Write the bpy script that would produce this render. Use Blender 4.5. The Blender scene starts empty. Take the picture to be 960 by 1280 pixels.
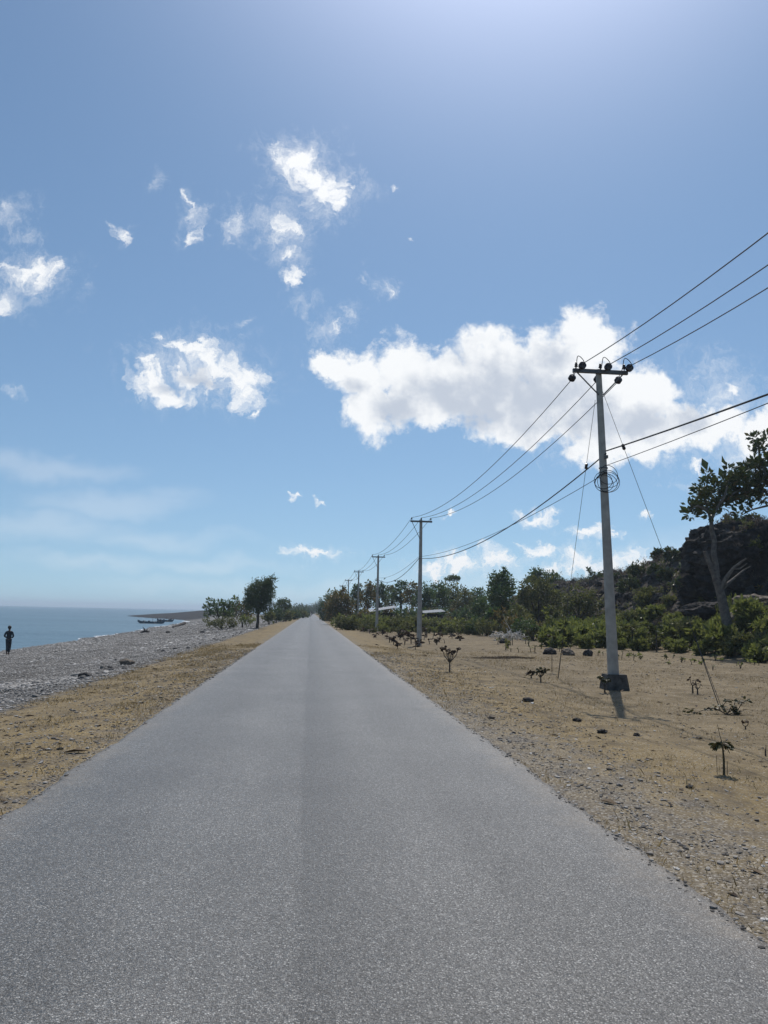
import bpy, bmesh, math, random
import numpy as np
from mathutils import Vector, Matrix, noise as mn
R = math.radians
rng = np.random.default_rng(7)
random.seed(7)
scene = bpy.context.scene
C = scene.collection

# ------------------------------------------------------------------ camera
CAM_H = 1.65
YAW, PITCH, ROLL = R(5.063), R(7.204), R(1.22)
cm = Matrix.Rotation(-YAW, 4, 'Z') @ Matrix.Rotation(R(90) + PITCH, 4, 'X') @ Matrix.Rotation(ROLL, 4, 'Z')
cd = bpy.data.cameras.new('camera'); cam = bpy.data.objects.new('camera', cd); C.objects.link(cam)
cam.matrix_world = Matrix.Translation((0, 0, CAM_H)) @ cm
cd.sensor_fit = 'AUTO'; cd.sensor_width = 36; cd.lens = 36 * 1000 / 1280
cd.clip_start = 0.05; cd.clip_end = 30000
scene.camera = cam
CR = cm.to_3x3()
def ray(px, py):
    return CR @ Vector(((px - 480) / 1000, (640 - py) / 1000, -1.0))
def at(px, py, Y):                       # real place of a sight line at road distance Y
    d = ray(px, py); return Vector((0, 0, CAM_H)) + d * (Y / d.y)

# ------------------------------------------------------------------ numpy noise / terrain
_tab = np.random.default_rng(3).random((256, 256))
def vn(x, y):
    x = np.asarray(x, float); y = np.asarray(y, float)
    xi = np.floor(x).astype(int); yi = np.floor(y).astype(int)
    fx = x - xi; fy = y - yi; fx = fx*fx*(3-2*fx); fy = fy*fy*(3-2*fy)
    g = lambda a, b: _tab[a & 255, b & 255]
    return (g(xi, yi)*(1-fx) + g(xi+1, yi)*fx)*(1-fy) + (g(xi, yi+1)*(1-fx) + g(xi+1, yi+1)*fx)*fy - .5
def fbm(x, y, o=4):
    s = 0; a = 1
    for k in range(o):
        s = s + a*vn(x*2**k + 17*k, y*2**k + 31*k); a *= .5
    return s
def sm(t): t = np.clip(t, 0, 1); return t*t*(3-2*t)
SEA = -1.5
def shore(Y):
    return np.interp(Y, [-60, 0, 50, 83, 130, 165, 200, 235, 270, 330, 400, 470, 9000],
                        [-18, -19, -20.5, -22, -25, -27, -30, -37, -52, -72, -60, -40, -40]) + 1.0*fbm(np.asarray(Y)*.06, 3.3, 3)
def hill(x, y):
    foot = np.interp(y, [-50, 10, 40, 60, 110, 150, 200, 400], [24, 20, 19.5, 20, 22, 27, 34, 60])
    H = np.interp(y, [-50, 20, 40, 52, 62, 73, 82, 98, 112, 150, 220, 400], [6, 6, 5.5, 5.4, 6.2, 7.6, 6.5, 5.9, 6.2, 5, 4, 2])
    t = (x - foot)/13.0
    return H*sm(t) + sm(t*2)*fbm(x*.35, y*.35, 5)*1.5
def gz(x, y):
    x = np.asarray(x, float); y = np.asarray(y, float)
    ax = np.abs(x)
    edge = sm((ax - 2.25)/.35)
    z = -0.02 - 0.02*edge + edge*0.05*fbm(x*.9, y*.9, 4)*sm((ax-2.3)/1.5)
    # right plain
    r = sm((x - 2.4)/4)
    z = z + r*(-0.13 + 0.12*fbm(x*.13, y*.13, 3)) + sm((ax-2.5)/1.2)*.03*fbm(x*1.1+40, y*.9, 3)*(y < 80)
    z = z + hill(x, y)
    # left verge and beach
    xs = shore(y)
    l = sm((-x - 2.4)/3)
    z = z - 0.13*l
    s = np.clip((-5.0 - x)/(-5.0 - xs), 0, 3)
    bt = np.where(s < 1, (SEA + 0.17)*(0.25*sm(s/.25) + .75*s**1.4), SEA + .17 - 1.6*(s-1)*3)
    m = (x < -5.0)
    z = z + np.where(m, bt, 0) + np.where(m, sm(s*6)*(s < 1.05)*0.12*fbm(x*.5, y*.35, 3), 0)
    # the headland
    cap = 2.3*np.exp(-((x+38)/16)**2 - ((y-318)/38)**2) + .5*np.exp(-((x+60)/9)**2 - ((y-330)/30)**2)
    z = z + cap
    return z
def gzf(x, y): return float(gz(x, y))
def hit(px, py):                         # where a sight line meets the ground
    d = ray(px, py); z = -0.15
    for _ in range(12):
        t = (z - CAM_H)/d.z; z = .5*z + .5*gzf(d.x*t, d.y*t)
    return Vector((d.x*t, d.y*t, gzf(d.x*t, d.y*t)))

# ------------------------------------------------------------------ object helpers
def tag(o, label=None, cat=None, group=None, kind=None):
    if label: o['label'] = label
    if cat: o['category'] = cat
    if group: o['group'] = group
    if kind: o['kind'] = kind
    return o
def empty(name, loc, label=None, cat=None, group=None):
    o = bpy.data.objects.new(name, None); C.objects.link(o); o.location = loc; o.empty_display_size = .1
    return tag(o, label, cat, group)
def link(name, me, m, parent=None, loc=None):
    o = bpy.data.objects.new(name, me); C.objects.link(o)
    if m is not None:
        for q in (m if isinstance(m, (list, tuple)) else [m]): me.materials.append(q)
    if parent is not None: o.parent = parent
    if loc is not None: o.location = loc
    return o
def npmesh(name, V, F, smooth=False):
    """V (n,3); F (m,k) all faces with k corners"""
    V = np.asarray(V, np.float32); F = np.asarray(F, np.int32)
    me = bpy.data.meshes.new(name); m, k = F.shape
    me.vertices.add(len(V)); me.vertices.foreach_set('co', V.ravel())
    me.loops.add(m*k); me.loops.foreach_set('vertex_index', F.ravel())
    me.polygons.add(m); me.polygons.foreach_set('loop_start', np.arange(0, m*k, k, dtype=np.int32))
    me.polygons.foreach_set('use_smooth', np.full(m, smooth, dtype=bool))
    me.update(calc_edges=True); me.validate(); return me
class MB:
    def __init__(s): s.v = []; s.f = []
    def box(s, c, d, rot=None, taper=1.0):
        b = len(s.v); c = Vector(c)
        for z in (-1, 1):
            t = taper if z > 0 else 1
            for x, y in ((-1, -1), (1, -1), (1, 1), (-1, 1)):
                p = Vector((x*d[0]/2*t, y*d[1]/2*t, z*d[2]/2))
                if rot is not None: p = rot @ p
                s.v.append(tuple(c + p))
        for q in ((0, 3, 2, 1), (4, 5, 6, 7), (0, 1, 5, 4), (1, 2, 6, 5), (2, 3, 7, 6), (3, 0, 4, 7)): s.f.append([b+i for i in q])
        return s
    def tube(s, pts, rad, n=8, caps=True):
        pts = [Vector(p) for p in pts]
        if not isinstance(rad, (list, tuple)): rad = [rad]*len(pts)
        b = len(s.v); up = Vector((0, 0, 1)); prev = None
        for i, p in enumerate(pts):
            t = (pts[min(i+1, len(pts)-1)] - pts[max(i-1, 0)])
            t = t.normalized() if t.length > 1e-9 else Vector((0, 0, 1))
            if prev is None:
                a = t.cross(up)
                if a.length < .1: a = t.cross(Vector((1, 0, 0)))
            else: a = prev - t*prev.dot(t)
            a.normalize(); prev = a; c = t.cross(a)
            for k in range(n):
                w = 2*math.pi*k/n
                s.v.append(tuple(p + (a*math.cos(w) + c*math.sin(w))*rad[i]))
        for i in range(len(pts)-1):
            for k in range(n):
                s.f.append([b+i*n+k, b+i*n+(k+1) % n, b+(i+1)*n+(k+1) % n, b+(i+1)*n+k])
        if caps:
            s.f.append([b+k for k in range(n)][::-1]); s.f.append([b+(len(pts)-1)*n+k for k in range(n)])
        return s
    def lathe(s, prof, c=(0, 0, 0), n=14, rot=None):
        """prof: (r, z) list"""
        b = len(s.v); c = Vector(c)
        for r, z in prof:
            for k in range(n):
                w = 2*math.pi*k/n; p = Vector((r*math.cos(w), r*math.sin(w), z))
                if rot is not None: p = rot @ p
                s.v.append(tuple(c+p))
        for i in range(len(prof)-1):
            for k in range(n): s.f.append([b+i*n+k, b+i*n+(k+1) % n, b+(i+1)*n+(k+1) % n, b+(i+1)*n+k])
        s.f.append([b+k for k in range(n)][::-1]); s.f.append([b+(len(prof)-1)*n+k for k in range(n)])
        return s
    def poly(s, pts):
        b = len(s.v); s.v += [tuple(p) for p in pts]; s.f.append(list(range(b, b+len(pts)))); return s
    def build(s, name, m, parent=None, smooth=True, loc=None):
        me = bpy.data.meshes.new(name); me.from_pydata(s.v, [], s.f); me.update()
        bm = bmesh.new(); bm.from_mesh(me); bmesh.ops.recalc_face_normals(bm, faces=bm.faces); bm.to_mesh(me); bm.free()
        if smooth:
            me.polygons.foreach_set('use_smooth', [True]*len(me.polygons))
            try: me.set_sharp_from_angle(angle=R(40))
            except Exception: pass
        return link(name, me, m, parent, loc)
def rock_mesh(name, size, seed, sub=3, amp=.35, freq=1.2, flat=.0, crag=0.0):
    bm = bmesh.new(); bmesh.ops.create_icosphere(bm, subdivisions=sub, radius=1)
    off = Vector((seed*3.7, seed*1.3, seed*7.1))
    for v in bm.verts:
        n = v.co.normalized()
        k = 1 + amp*mn.fractal(n*freq + off, 1.0, 2.0, 5)
        cell = mn.voronoi(n*freq*1.6 + off)[0]
        k += amp*.5*(cell[1]-cell[0]) - amp*.15
        if crag: k += crag*mn.ridged_multi_fractal(n*freq*2.3 + off, .9, 2.1, 6, 1.0, 2.0)*.12 - crag*.12
        p = n*k
        if flat and p.z < -flat: p.z = -flat + (p.z+flat)*.2
        v.co = Vector((p.x*size[0], p.y*size[1], p.z*size[2]))
    me = bpy.data.meshes.new(name); bm.to_mesh(me); bm.free()
    me.polygons.foreach_set('use_smooth', [sub > 2]*len(me.polygons))
    try: me.set_sharp_from_angle(angle=R(38))
    except Exception: pass
    return me
def scatter(name, base_v, base_f, pos, scale, euler_full=True, smooth=False, ang=None):
    """many small copies merged in one mesh; scale (n,3)"""
    n = len(pos); q = rng.normal(size=(n, 4)); q /= np.linalg.norm(q, axis=1)[:, None]
    if not euler_full:
        a = rng.random(n)*2*np.pi if ang is None else ang; tx = rng.normal(size=n)*.12
        q = np.stack([np.cos(a/2), tx*.5, rng.normal(size=n)*.06, np.sin(a/2)], 1); q /= np.linalg.norm(q, axis=1)[:, None]
    w, x, y, z = q.T
    M = np.stack([1-2*(y*y+z*z), 2*(x*y-z*w), 2*(x*z+y*w), 2*(x*y+z*w), 1-2*(x*x+z*z), 2*(y*z-x*w), 2*(x*z-y*w), 2*(y*z+x*w), 1-2*(x*x+y*y)], 1).reshape(n, 3, 3)
    bv = np.asarray(base_v); V = bv[None]*scale[:, None, :]
    V = np.einsum('nij,nkj->nki', M, V) + pos[:, None, :]
    F = np.asarray(base_f)[None] + (np.arange(n)*len(bv))[:, None, None]
    return npmesh(name, V.reshape(-1, 3), F.reshape(-1, len(base_f[0])), smooth)
_bm = bmesh.new(); bmesh.ops.create_icosphere(_bm, subdivisions=1, radius=1)
ICO_V = np.array([v.co[:] for v in _bm.verts]); ICO_F = np.array([[v.index for v in f.verts] for f in _bm.faces]); _bm.free()
_j = np.random.default_rng(5).random(ICO_V.shape)*.35 + .82
ICO_V = ICO_V*_j

# ------------------------------------------------------------------ materials
class NT:
    def __init__(s, tree): s.t = tree; s.n = tree.nodes; s.l = tree.links
    def node(s, typ, **kw):
        n = s.n.new(typ)
        for k, v in kw.items(): setattr(n, k, v)
        return n
    def inp(s, sock, v):
        if v is None: return
        if isinstance(v, bpy.types.NodeSocket): s.l.new(v, sock)
        else: sock.default_value = v
    def math(s, op, a, b=None, c=None, clamp=False):
        n = s.node('ShaderNodeMath', operation=op, use_clamp=clamp)
        for i, v in enumerate((a, b, c)): s.inp(n.inputs[i], v) if v is not None else None
        return n.outputs[0]
    def vmath(s, op, a, b=None, c=None, out=0):
        n = s.node('ShaderNodeVectorMath', operation=op)
        for i, v in enumerate((a, b, c)): s.inp(n.inputs[i], v) if v is not None else None
        return n.outputs[out]
    def noise(s, vec, scale, detail=4, rough=.55, dist=0.0, out='Fac'):
        n = s.node('ShaderNodeTexNoise'); s.inp(n.inputs['Vector'], vec)
        n.inputs['Scale'].default_value = scale; n.inputs['Detail'].default_value = detail
        n.inputs['Roughness'].default_value = rough; n.inputs['Distortion'].default_value = dist
        return n.outputs[out]
    def voro(s, vec, scale, feature='F1', out='Distance', rand=1.0):
        n = s.node('ShaderNodeTexVoronoi', feature=feature); s.inp(n.inputs['Vector'], vec)
        n.inputs['Scale'].default_value = scale; n.inputs['Randomness'].default_value = rand
        return n.outputs[out]
    def ramp(s, fac, stops, interp='LINEAR'):
        n = s.node('ShaderNodeValToRGB'); s.inp(n.inputs[0], fac); cr = n.color_ramp; cr.interpolation = interp
        while len(cr.elements) < len(stops): cr.elements.new(.5)
        for e, (p, c) in zip(cr.elements, stops):
            e.position = p; e.color = (*c, 1) if len(c) == 3 else c
        return n.outputs[0]
    def mix(s, fac, a, b, mode='MIX'):
        n = s.node('ShaderNodeMix', data_type='RGBA', blend_type=mode)
        s.inp(n.inputs[0], fac)
        for i, v in ((6, a), (7, b)):
            if isinstance(v, tuple) and len(v) == 3: v = (*v, 1)
            s.inp(n.inputs[i], v)
        return n.outputs[2]
    def maprange(s, v, a, b, c=0.0, d=1.0, smooth=False):
        n = s.node('ShaderNodeMapRange', interpolation_type='SMOOTHSTEP' if smooth else 'LINEAR'); n.clamp = True
        s.inp(n.inputs[0], v)
        for i, q in enumerate((a, b, c, d)): s.inp(n.inputs[i+1], q)
        return n.outputs[0]
    def bump(s, h, strength, dist=.01, normal=None):
        n = s.node('ShaderNodeBump'); n.inputs['Strength'].default_value = strength; n.inputs['Distance'].default_value = dist
        s.inp(n.inputs['Height'], h)
        if normal is not None: s.inp(n.inputs['Normal'], normal)
        return n.outputs[0]
def material(name, fn, rough=.8, spec=.3, metal=0.0):
    m = bpy.data.materials.new(name); m.use_nodes = True; t = NT(m.node_tree)
    b = m.node_tree.nodes['Principled BSDF']
    b.inputs['Roughness'].default_value = rough; b.inputs['Specular IOR Level'].default_value = spec; b.inputs['Metallic'].default_value = metal
    P = t.node('ShaderNodeNewGeometry').outputs['Position']
    O = t.node('ShaderNodeTexCoord').outputs['Object']
    fn(t, b, P, O)
    return m
def simple(name, c1, c2, scale=6, rough=.8, spec=.3, metal=0, bump=.3, bd=.01, detail=5):
    def fn(t, b, P, O):
        n = t.noise(O, scale, detail, .6)
        t.l.new(t.ramp(n, [(.3, c1), (.7, c2)]), b.inputs['Base Color'])
        if bump: t.l.new(t.bump(t.noise(O, scale*4, 4, .6), bump, bd), b.inputs['Normal'])
    return material(name, fn, rough, spec, metal)

def road_fn(t, b, P, O):
    chipn = t.node('ShaderNodeTexVoronoi', feature='F1'); t.inp(chipn.inputs['Vector'], P); chipn.inputs['Scale'].default_value = 125
    dist, col = chipn.outputs['Distance'], chipn.outputs['Color']
    sep = t.node('ShaderNodeSeparateColor'); t.l.new(col, sep.inputs[0]); r = sep.outputs[0]; g = sep.outputs[1]
    chip2 = t.node('ShaderNodeTexVoronoi', feature='F1'); t.inp(chip2.inputs['Vector'], P); chip2.inputs['Scale'].default_value = 62
    sep2 = t.node('ShaderNodeSeparateColor'); t.l.new(chip2.outputs['Color'], sep2.inputs[0])
    base = t.ramp(r, [(0, (.066, .063, .058)), (.35, (.112, .108, .100)), (.7, (.158, .153, .142)), (.9, (.225, .218, .202)), (.975, (.44, .43, .40))])
    gap = t.maprange(dist, .35, .75, 1.0, .35)
    c = t.mix(1.0, base, gap, 'MULTIPLY')
    big = t.math('MULTIPLY', t.math('GREATER_THAN', sep2.outputs[0], .93), t.maprange(chip2.outputs['Distance'], .25, .4, 1, 0))
    c = t.mix(t.math('MULTIPLY', big, .75), c, (.42, .42, .40))
    x = t.node('ShaderNodeSeparateXYZ'); t.l.new(P, x.inputs[0]); X, Y = x.outputs[0], x.outputs[1]
    st = t.vmath('MULTIPLY', P, (1.0, .12, 1.0))
    wx = t.math('ADD', X, t.math('MULTIPLY', t.math('SUBTRACT', t.noise(st, .8, 3, .5), .5), .35))
    lane = t.maprange(wx, -.07, .0, 1.10, .76)                         # the joint between the two paving passes
    lane2 = t.maprange(wx, .08, .85, .0, .30)
    lane = t.math('ADD', lane, lane2)
    tr = t.math('ADD', 1.0, t.math('MULTIPLY', t.math('COSINE', t.math('MULTIPLY', wx, 4.6)), -.07))
    blot = t.maprange(t.noise(P, .55, 5, .6), .3, .7, .82, 1.16)
    blot2 = t.maprange(t.noise(st, 2.2, 4, .6), .3, .7, .9, 1.1)
    f = t.math('MULTIPLY', t.math('MULTIPLY', lane, blot), t.math('MULTIPLY', blot2, t.math('MULTIPLY', tr, .83)))
    c = t.mix(1.0, c, f, 'MULTIPLY')
    # dust blown in from the verges
    ax = t.math('ABSOLUTE', X)
    dust = t.maprange(t.math('ADD', ax, t.math('MULTIPLY', t.noise(P, 1.4, 5, .65), .9)), 2.45, 2.95, 0, .55)
    dust = t.math('MULTIPLY', dust, t.maprange(t.noise(P, 9, 5, .7), .35, .65, .3, 1))
    c = t.mix(dust, c, (.30, .245, .18))
    t.l.new(c, b.inputs['Base Color'])
    t.l.new(t.maprange(g, 0, 1, .34, .75), b.inputs['Roughness'])
    h = t.math('SUBTRACT', 1.0, dist)
    n1 = t.bump(h, .55, .005)
    n2 = t.bump(t.noise(P, 30, 3, .6), .35, .01, n1)
    t.l.new(n2, b.inputs['Normal'])
M_road = material('asphalt', road_fn, .5, .5)

def ground_fn(t, b, P, O):
    x = t.node('ShaderNodeSeparateXYZ'); t.l.new(P, x.inputs[0]); X, Y, Z = x.outputs
    n1 = t.noise(P, .35, 5, .6); n2 = t.noise(P, 2.2, 6, .65); n3 = t.noise(P, 14, 5, .7)
    sand = t.ramp(n2, [(.3, (.108, .082, .047)), (.5, (.168, .129, .073)), (.72, (.236, .183, .107))])
    straw = t.ramp(n3, [(.3, (.165, .118, .050)), (.7, (.30, .222, .10))])
    ax = t.math('ABSOLUTE', X)
    # straw-coloured dead grass on the verges
    patch = t.maprange(t.noise(P, .22, 6, .7), .35, .65, .80, 1.16); sand = t.mix(1.0, sand, patch, 'MULTIPLY')
    near = t.maprange(t.math('ADD', ax, t.math('MULTIPLY', n1, 3.0)), 4.5, 8.5, .85, 0)
    sm_ = t.math('MULTIPLY', near, t.maprange(n2, .40, .56, 0, 1))
    c = t.mix(sm_, sand, straw)
    # grey gravel spilled by the road edge
    gv = t.node('ShaderNodeTexVoronoi', feature='F1'); t.inp(gv.inputs['Vector'], P); gv.inputs['Scale'].default_value = 60
    gs = t.node('ShaderNodeSeparateColor'); t.l.new(gv.outputs['Color'], gs.inputs[0])
    grav = t.ramp(gs.outputs[0], [(0, (.06, .058, .055)), (.5, (.15, .14, .13)), (.85, (.26, .25, .23)), (.97, (.55, .53, .49))])
    right = t.math('GREATER_THAN', X, 0.0)
    wide = t.math('MULTIPLY', right, t.maprange(Y, 4, 22, 1.5, .1))
    gm = t.maprange(t.math('SUBTRACT', t.math('ADD', ax, t.math('MULTIPLY', n2, 2.2)), wide), 2.9, 4.2, .5, 0)
    c = t.mix(gm, c, grav)
    speck = t.math('MULTIPLY', t.math('GREATER_THAN', gs.outputs[1], .76), t.maprange(n2, .38, .6, .2, .75))
    c = t.mix(speck, c, t.ramp(gs.outputs[2], [(0, (.06, .05, .04)), (.6, (.12, .10, .08)), (.9, (.42, .40, .36))]))
    # pebble beach
    pv = t.node('ShaderNodeTexVoronoi', feature='F1'); t.inp(pv.inputs['Vector'], P); pv.inputs['Scale'].default_value = 15
    ps = t.node('ShaderNodeSeparateColor'); t.l.new(pv.outputs['Color'], ps.inputs[0])
    peb = t.ramp(ps.outputs[0], [(0, (.10, .095, .088)), (.4, (.19, .18, .166)), (.75, (.285, .268, .246)), (.95, (.40, .385, .36))])
    peb = t.mix(1.0, peb, t.maprange(pv.outputs['Distance'], .3, .7, 1.0, .35), 'MULTIPLY')
    band = t.maprange(t.noise(t.vmath('MULTIPLY', P, (1, .25, 1)), .5, 4, .6), .35, .65, .65, 1.25)
    peb = t.mix(1.0, peb, band, 'MULTIPLY')
    peb = t.mix(1.0, peb, t.maprange(X, -7, -15, .85, 1.25), 'MULTIPLY')
    bx = t.math('ADD', X, t.math('MULTIPLY', t.math('SUBTRACT', n2, .5), 2.2))
    bm_ = t.maprange(bx, -5.6, -5.0, 1, 0)
    c = t.mix(bm_, c, peb)
    wet = t.maprange(Z, SEA - .1, SEA + .13, .45, 1.0)
    c = t.mix(1.0, c, wet, 'MULTIPLY')
    # rocky hillside
    hm = t.math('MULTIPLY', t.maprange(t.math('ADD', Z, t.math('MULTIPLY', n2, .8)), .45, 1.3), right)
    rock = t.ramp(t.noise(P, 1.1, 7, .7), [(.3, (.045, .038, .036)), (.5, (.105, .088, .075)), (.7, (.20, .165, .12))])
    c = t.mix(hm, c, rock)
    # the headland
    cp = t.maprange(X, -34, -31, 1, 0)
    c = t.mix(t.math('MULTIPLY', cp, t.maprange(Y, 215, 240)), c, t.mix(n2, (.024, .024, .026), (.045, .043, .042)))
    t.l.new(c, b.inputs['Base Color'])
    h = t.math('ADD', t.math('MULTIPLY', n3, .5), t.math('MULTIPLY', t.math('SUBTRACT', 1.0, gv.outputs['Distance']), t.math('MULTIPLY', gm, .6)))
    h = t.math('ADD', h, t.math('MULTIPLY', t.math('SUBTRACT', 1.0, pv.outputs['Distance']), t.math('MULTIPLY', bm_, 3.0)))
    h = t.math('ADD', h, t.math('MULTIPLY', t.noise(P, 60, 3, .7), .22))
    h2 = t.bump(h, .8, .025)
    h3 = t.bump(t.noise(P, 1.6, 6, .75), 1.0, .35, h2)
    mixn = t.node('ShaderNodeMix', data_type='VECTOR'); t.l.new(hm, mixn.inputs[0]); t.l.new(h2, mixn.inputs[4]); t.l.new(h3, mixn.inputs[5])
    t.l.new(mixn.outputs[1], b.inputs['Normal'])
M_ground = material('dry_ground', ground_fn, .92, .15)

def sea_fn(t, b, P, O):
    st = t.vmath('MULTIPLY', P, (1, .55, 1))
    x = t.node('ShaderNodeSeparateXYZ'); t.l.new(P, x.inputs[0])
    big = t.maprange(t.noise(t.vmath('MULTIPLY', P, (.25, 1, 1)), .03, 6, .65), .35, .65)
    t.l.new(t.mix(big, (.040, .085, .110), (.075, .135, .165)), b.inputs['Base Color'])
    h = t.math('ADD', t.noise(st, .9, 5, .65), t.math('MULTIPLY', t.noise(st, .12, 3, .5), 2.5))
    t.l.new(t.bump(h, 1.0, .34), b.inputs['Normal'])
M_sea = material('sea_water', sea_fn, .28, .5)
M_sea.node_tree.nodes['Principled BSDF'].inputs['IOR'].default_value = 1.33

def island_ramp(name, stops, rough=.85, spec=.25, transl=0.0, tcol=(.2, .3, .05), noise=True):
    if name.endswith('leaves') and name[:4] not in ('with', 'sapl'): q = .74 if name[:5] == 'fresh' else 1; stops = [(p, (c[0]*1.85*q, c[1]*1.75*q, c[2]*1.5*q)) for p, c in stops]
    m = bpy.data.materials.new(name); m.use_nodes = True; t = NT(m.node_tree)
    b = m.node_tree.nodes['Principled BSDF']; b.inputs['Roughness'].default_value = rough; b.inputs['Specular IOR Level'].default_value = spec
    g = t.node('ShaderNodeNewGeometry')
    c = t.ramp(g.outputs['Random Per Island'], stops)
    if noise: c = t.mix(.35, c, t.maprange(t.noise(g.outputs['Position'], 1.3, 4, .6), .3, .7, .35, 1.3), 'MULTIPLY')
    t.l.new(c, b.inputs['Base Color'])
    if transl:
        tr = t.node('ShaderNodeBsdfTranslucent'); t.l.new(t.mix(.5, c, tcol), tr.inputs[0])
        ms = t.node('ShaderNodeMixShader'); ms.inputs[0].default_value = transl
        out = m.node_tree.nodes['Material Output']
        t.l.new(b.outputs[0], ms.inputs[1]); t.l.new(tr.outputs[0], ms.inputs[2]); t.l.new(ms.outputs[0], out.inputs[0])
    return m
M_pebble = island_ramp('beach_pebbles', [(0, (.15, .142, .132)), (.35, (.225, .213, .197)), (.65, (.29, .275, .255)), (.85, (.37, .352, .325)), (.97, (.50, .48, .45))], .8)
M_gravel = island_ramp('verge_gravel', [(0, (.07, .065, .06)), (.4, (.17, .155, .14)), (.75, (.28, .26, .23)), (.93, (.40, .38, .35)), (1, (.62, .60, .56))], .8)
M_straw = island_ramp('straw', [(0, (.17, .12, .055)), (.5, (.31, .225, .11)), (1, (.42, .33, .18))], .8, .2, .25, (.4, .3, .12))
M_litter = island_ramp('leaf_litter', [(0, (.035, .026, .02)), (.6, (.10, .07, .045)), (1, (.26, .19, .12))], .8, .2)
L_dark = island_ramp('dark_leaves', [(0, (.022, .042, .018)), (.5, (.040, .066, .027)), (.85, (.060, .085, .034)), (1, (.10, .11, .045))], .5, .4, .30, (.10, .18, .03))
L_feather = island_ramp('feathery_leaves', [(0, (.025, .042, .020)), (.6, (.045, .066, .030)), (1, (.075, .090, .045))], .6, .3, .25, (.10, .15, .04))
L_almond = island_ramp('broad_leaves', [(0, (.020, .032, .013)), (.5, (.034, .050, .018)), (.85, (.055, .066, .022)), (1, (.11, .07, .03))], .45, .4, .14, (.14, .18, .03))
L_olive = island_ramp('olive_leaves', [(0, (.040, .050, .022)), (.6, (.075, .082, .032)), (1, (.13, .12, .05))], .6, .3, .30, (.18, .20, .05))
L_rust = island_ramp('rusty_leaves', [(0, (.04, .048, .02)), (.5, (.075, .078, .03)), (.8, (.13, .095, .04)), (1, (.20, .12, .06))], .6, .3, .30, (.22, .18, .05))
L_bright = island_ramp('fresh_leaves', [(0, (.050, .064, .020)), (.5, (.098, .112, .034)), (.85, (.160, .165, .055)), (1, (.23, .22, .10))], .5, .3, .34, (.30, .36, .08))
L_scrub = island_ramp('dry_scrub', [(0, (.05, .042, .038)), (.5, (.10, .082, .07)), (.85, (.16, .13, .10)), (1, (.22, .19, .13))], .8, .2, .2, (.2, .15, .1))
L_sapling = island_ramp('sapling_leaves', [(0, (.035, .048, .018)), (.6, (.075, .070, .028)), (1, (.12, .075, .035))], .5, .3, .12, (.1, .12, .03))
L_wither = island_ramp('withered_leaves', [(0, (.025, .018, .014)), (.6, (.06, .035, .024)), (1, (.09, .06, .03))], .7, .2, .08, (.1, .06, .03))
M_bark = simple('grey_bark', (.09, .078, .068), (.22, .195, .17), 5, .9, .15, bump=.8, bd=.03)
M_bark_d = simple('dark_bark', (.05, .042, .035), (.11, .09, .075), 6, .9, .15, bump=.8, bd=.03)
M_dead = simple('bleached_wood', (.42, .39, .35), (.72, .69, .63), 9, .85, .2)
M_conc = simple('pole_concrete', (.30, .28, .25), (.50, .47, .42), 3.5, .9, .2, bump=.5, bd=.01, detail=8)
M_block = simple('dark_concrete', (.05, .047, .043), (.15, .14, .125), 7, .95, .15, bump=.8, bd=.02)
M_steel = simple('galvanised_steel', (.10, .10, .10), (.19, .19, .19), 8, .55, .5, .5, bump=.1)
M_insul = simple('brown_porcelain', (.020, .014, .012), (.045, .03, .026), 4, .3, .5, bump=0)
M_alu = simple('wire_metal', (.05, .05, .052), (.09, .09, .092), 4, .6, .4, .3, bump=0)
M_cable = simple('black_cable', (.012, .012, .013), (.03, .03, .032), 4, .6, .3, bump=0)
M_rockd = simple('dark_rock', (.030, .028, .027), (.075, .07, .066), 5, .9, .2, bump=1, bd=.03)
M_rockb = simple('brown_rock', (.085, .070, .055), (.21, .175, .14), 2.2, .9, .2, bump=1, bd=.05)
M_rockg = simple('grey_rock', (.07, .067, .063), (.19, .182, .17), 3, .9, .2, bump=1, bd=.03)
def cliff_fn(t, b, P, O):
    n = t.noise(P, .9, 8, .65); s = t.noise(t.vmath('MULTIPLY', P, (1, 1, .35)), 1.3, 6, .7)
    c = t.ramp(n, [(.28, (.024, .023, .023)), (.46, (.054, .050, .048)), (.60, (.100, .091, .082)), (.76, (.22, .195, .165))])
    c = t.mix(.6, c, t.maprange(s, .3, .7, .45, 1.4), 'MULTIPLY'); t.l.new(c, b.inputs['Base Color'])
    h = t.math('ADD', t.noise(P, 2.0, 8, .75), t.math('MULTIPLY', t.voro(P, 1.4), .6))
    t.l.new(t.bump(h, 1.0, .35), b.inputs['Normal'])
M_cliff = material('cliff_rock', cliff_fn, .95, .1)
M_roof = simple('sun_bleached_sheet', (.20, .20, .195), (.34, .34, .33), 3, .45, .5, .3, bump=.1)
M_wallw = simple('dark_timber_wall', (.035, .028, .024), (.075, .06, .05), 4, .9, .15)
M_foam = simple('sea_foam', (.6, .62, .64), (.82, .83, .84), 2, .7, .3, bump=.6, bd=.05)
M_skin = simple('skin', (.10, .055, .035), (.14, .08, .05), 8, .55, .4, bump=0)
M_shirt = simple('dark_shirt', (.022, .028, .035), (.04, .05, .06), 9, .9, .1)
M_trous = simple('dark_trousers', (.028, .034, .040), (.05, .058, .065), 9, .9, .1)
M_hair = simple('black_hair', (.006, .005, .005), (.014, .012, .01), 30, .5, .4)
M_hull = simple('weathered_blue_hull', (.018, .05, .08), (.04, .09, .13), 3, .5, .4)
M_boatw = simple('boat_timber', (.08, .065, .05), (.16, .13, .10), 5, .8, .2)
M_black = simple('black_paint', (.01, .01, .011), (.03, .03, .032), 5, .4, .5, bump=0)
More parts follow.
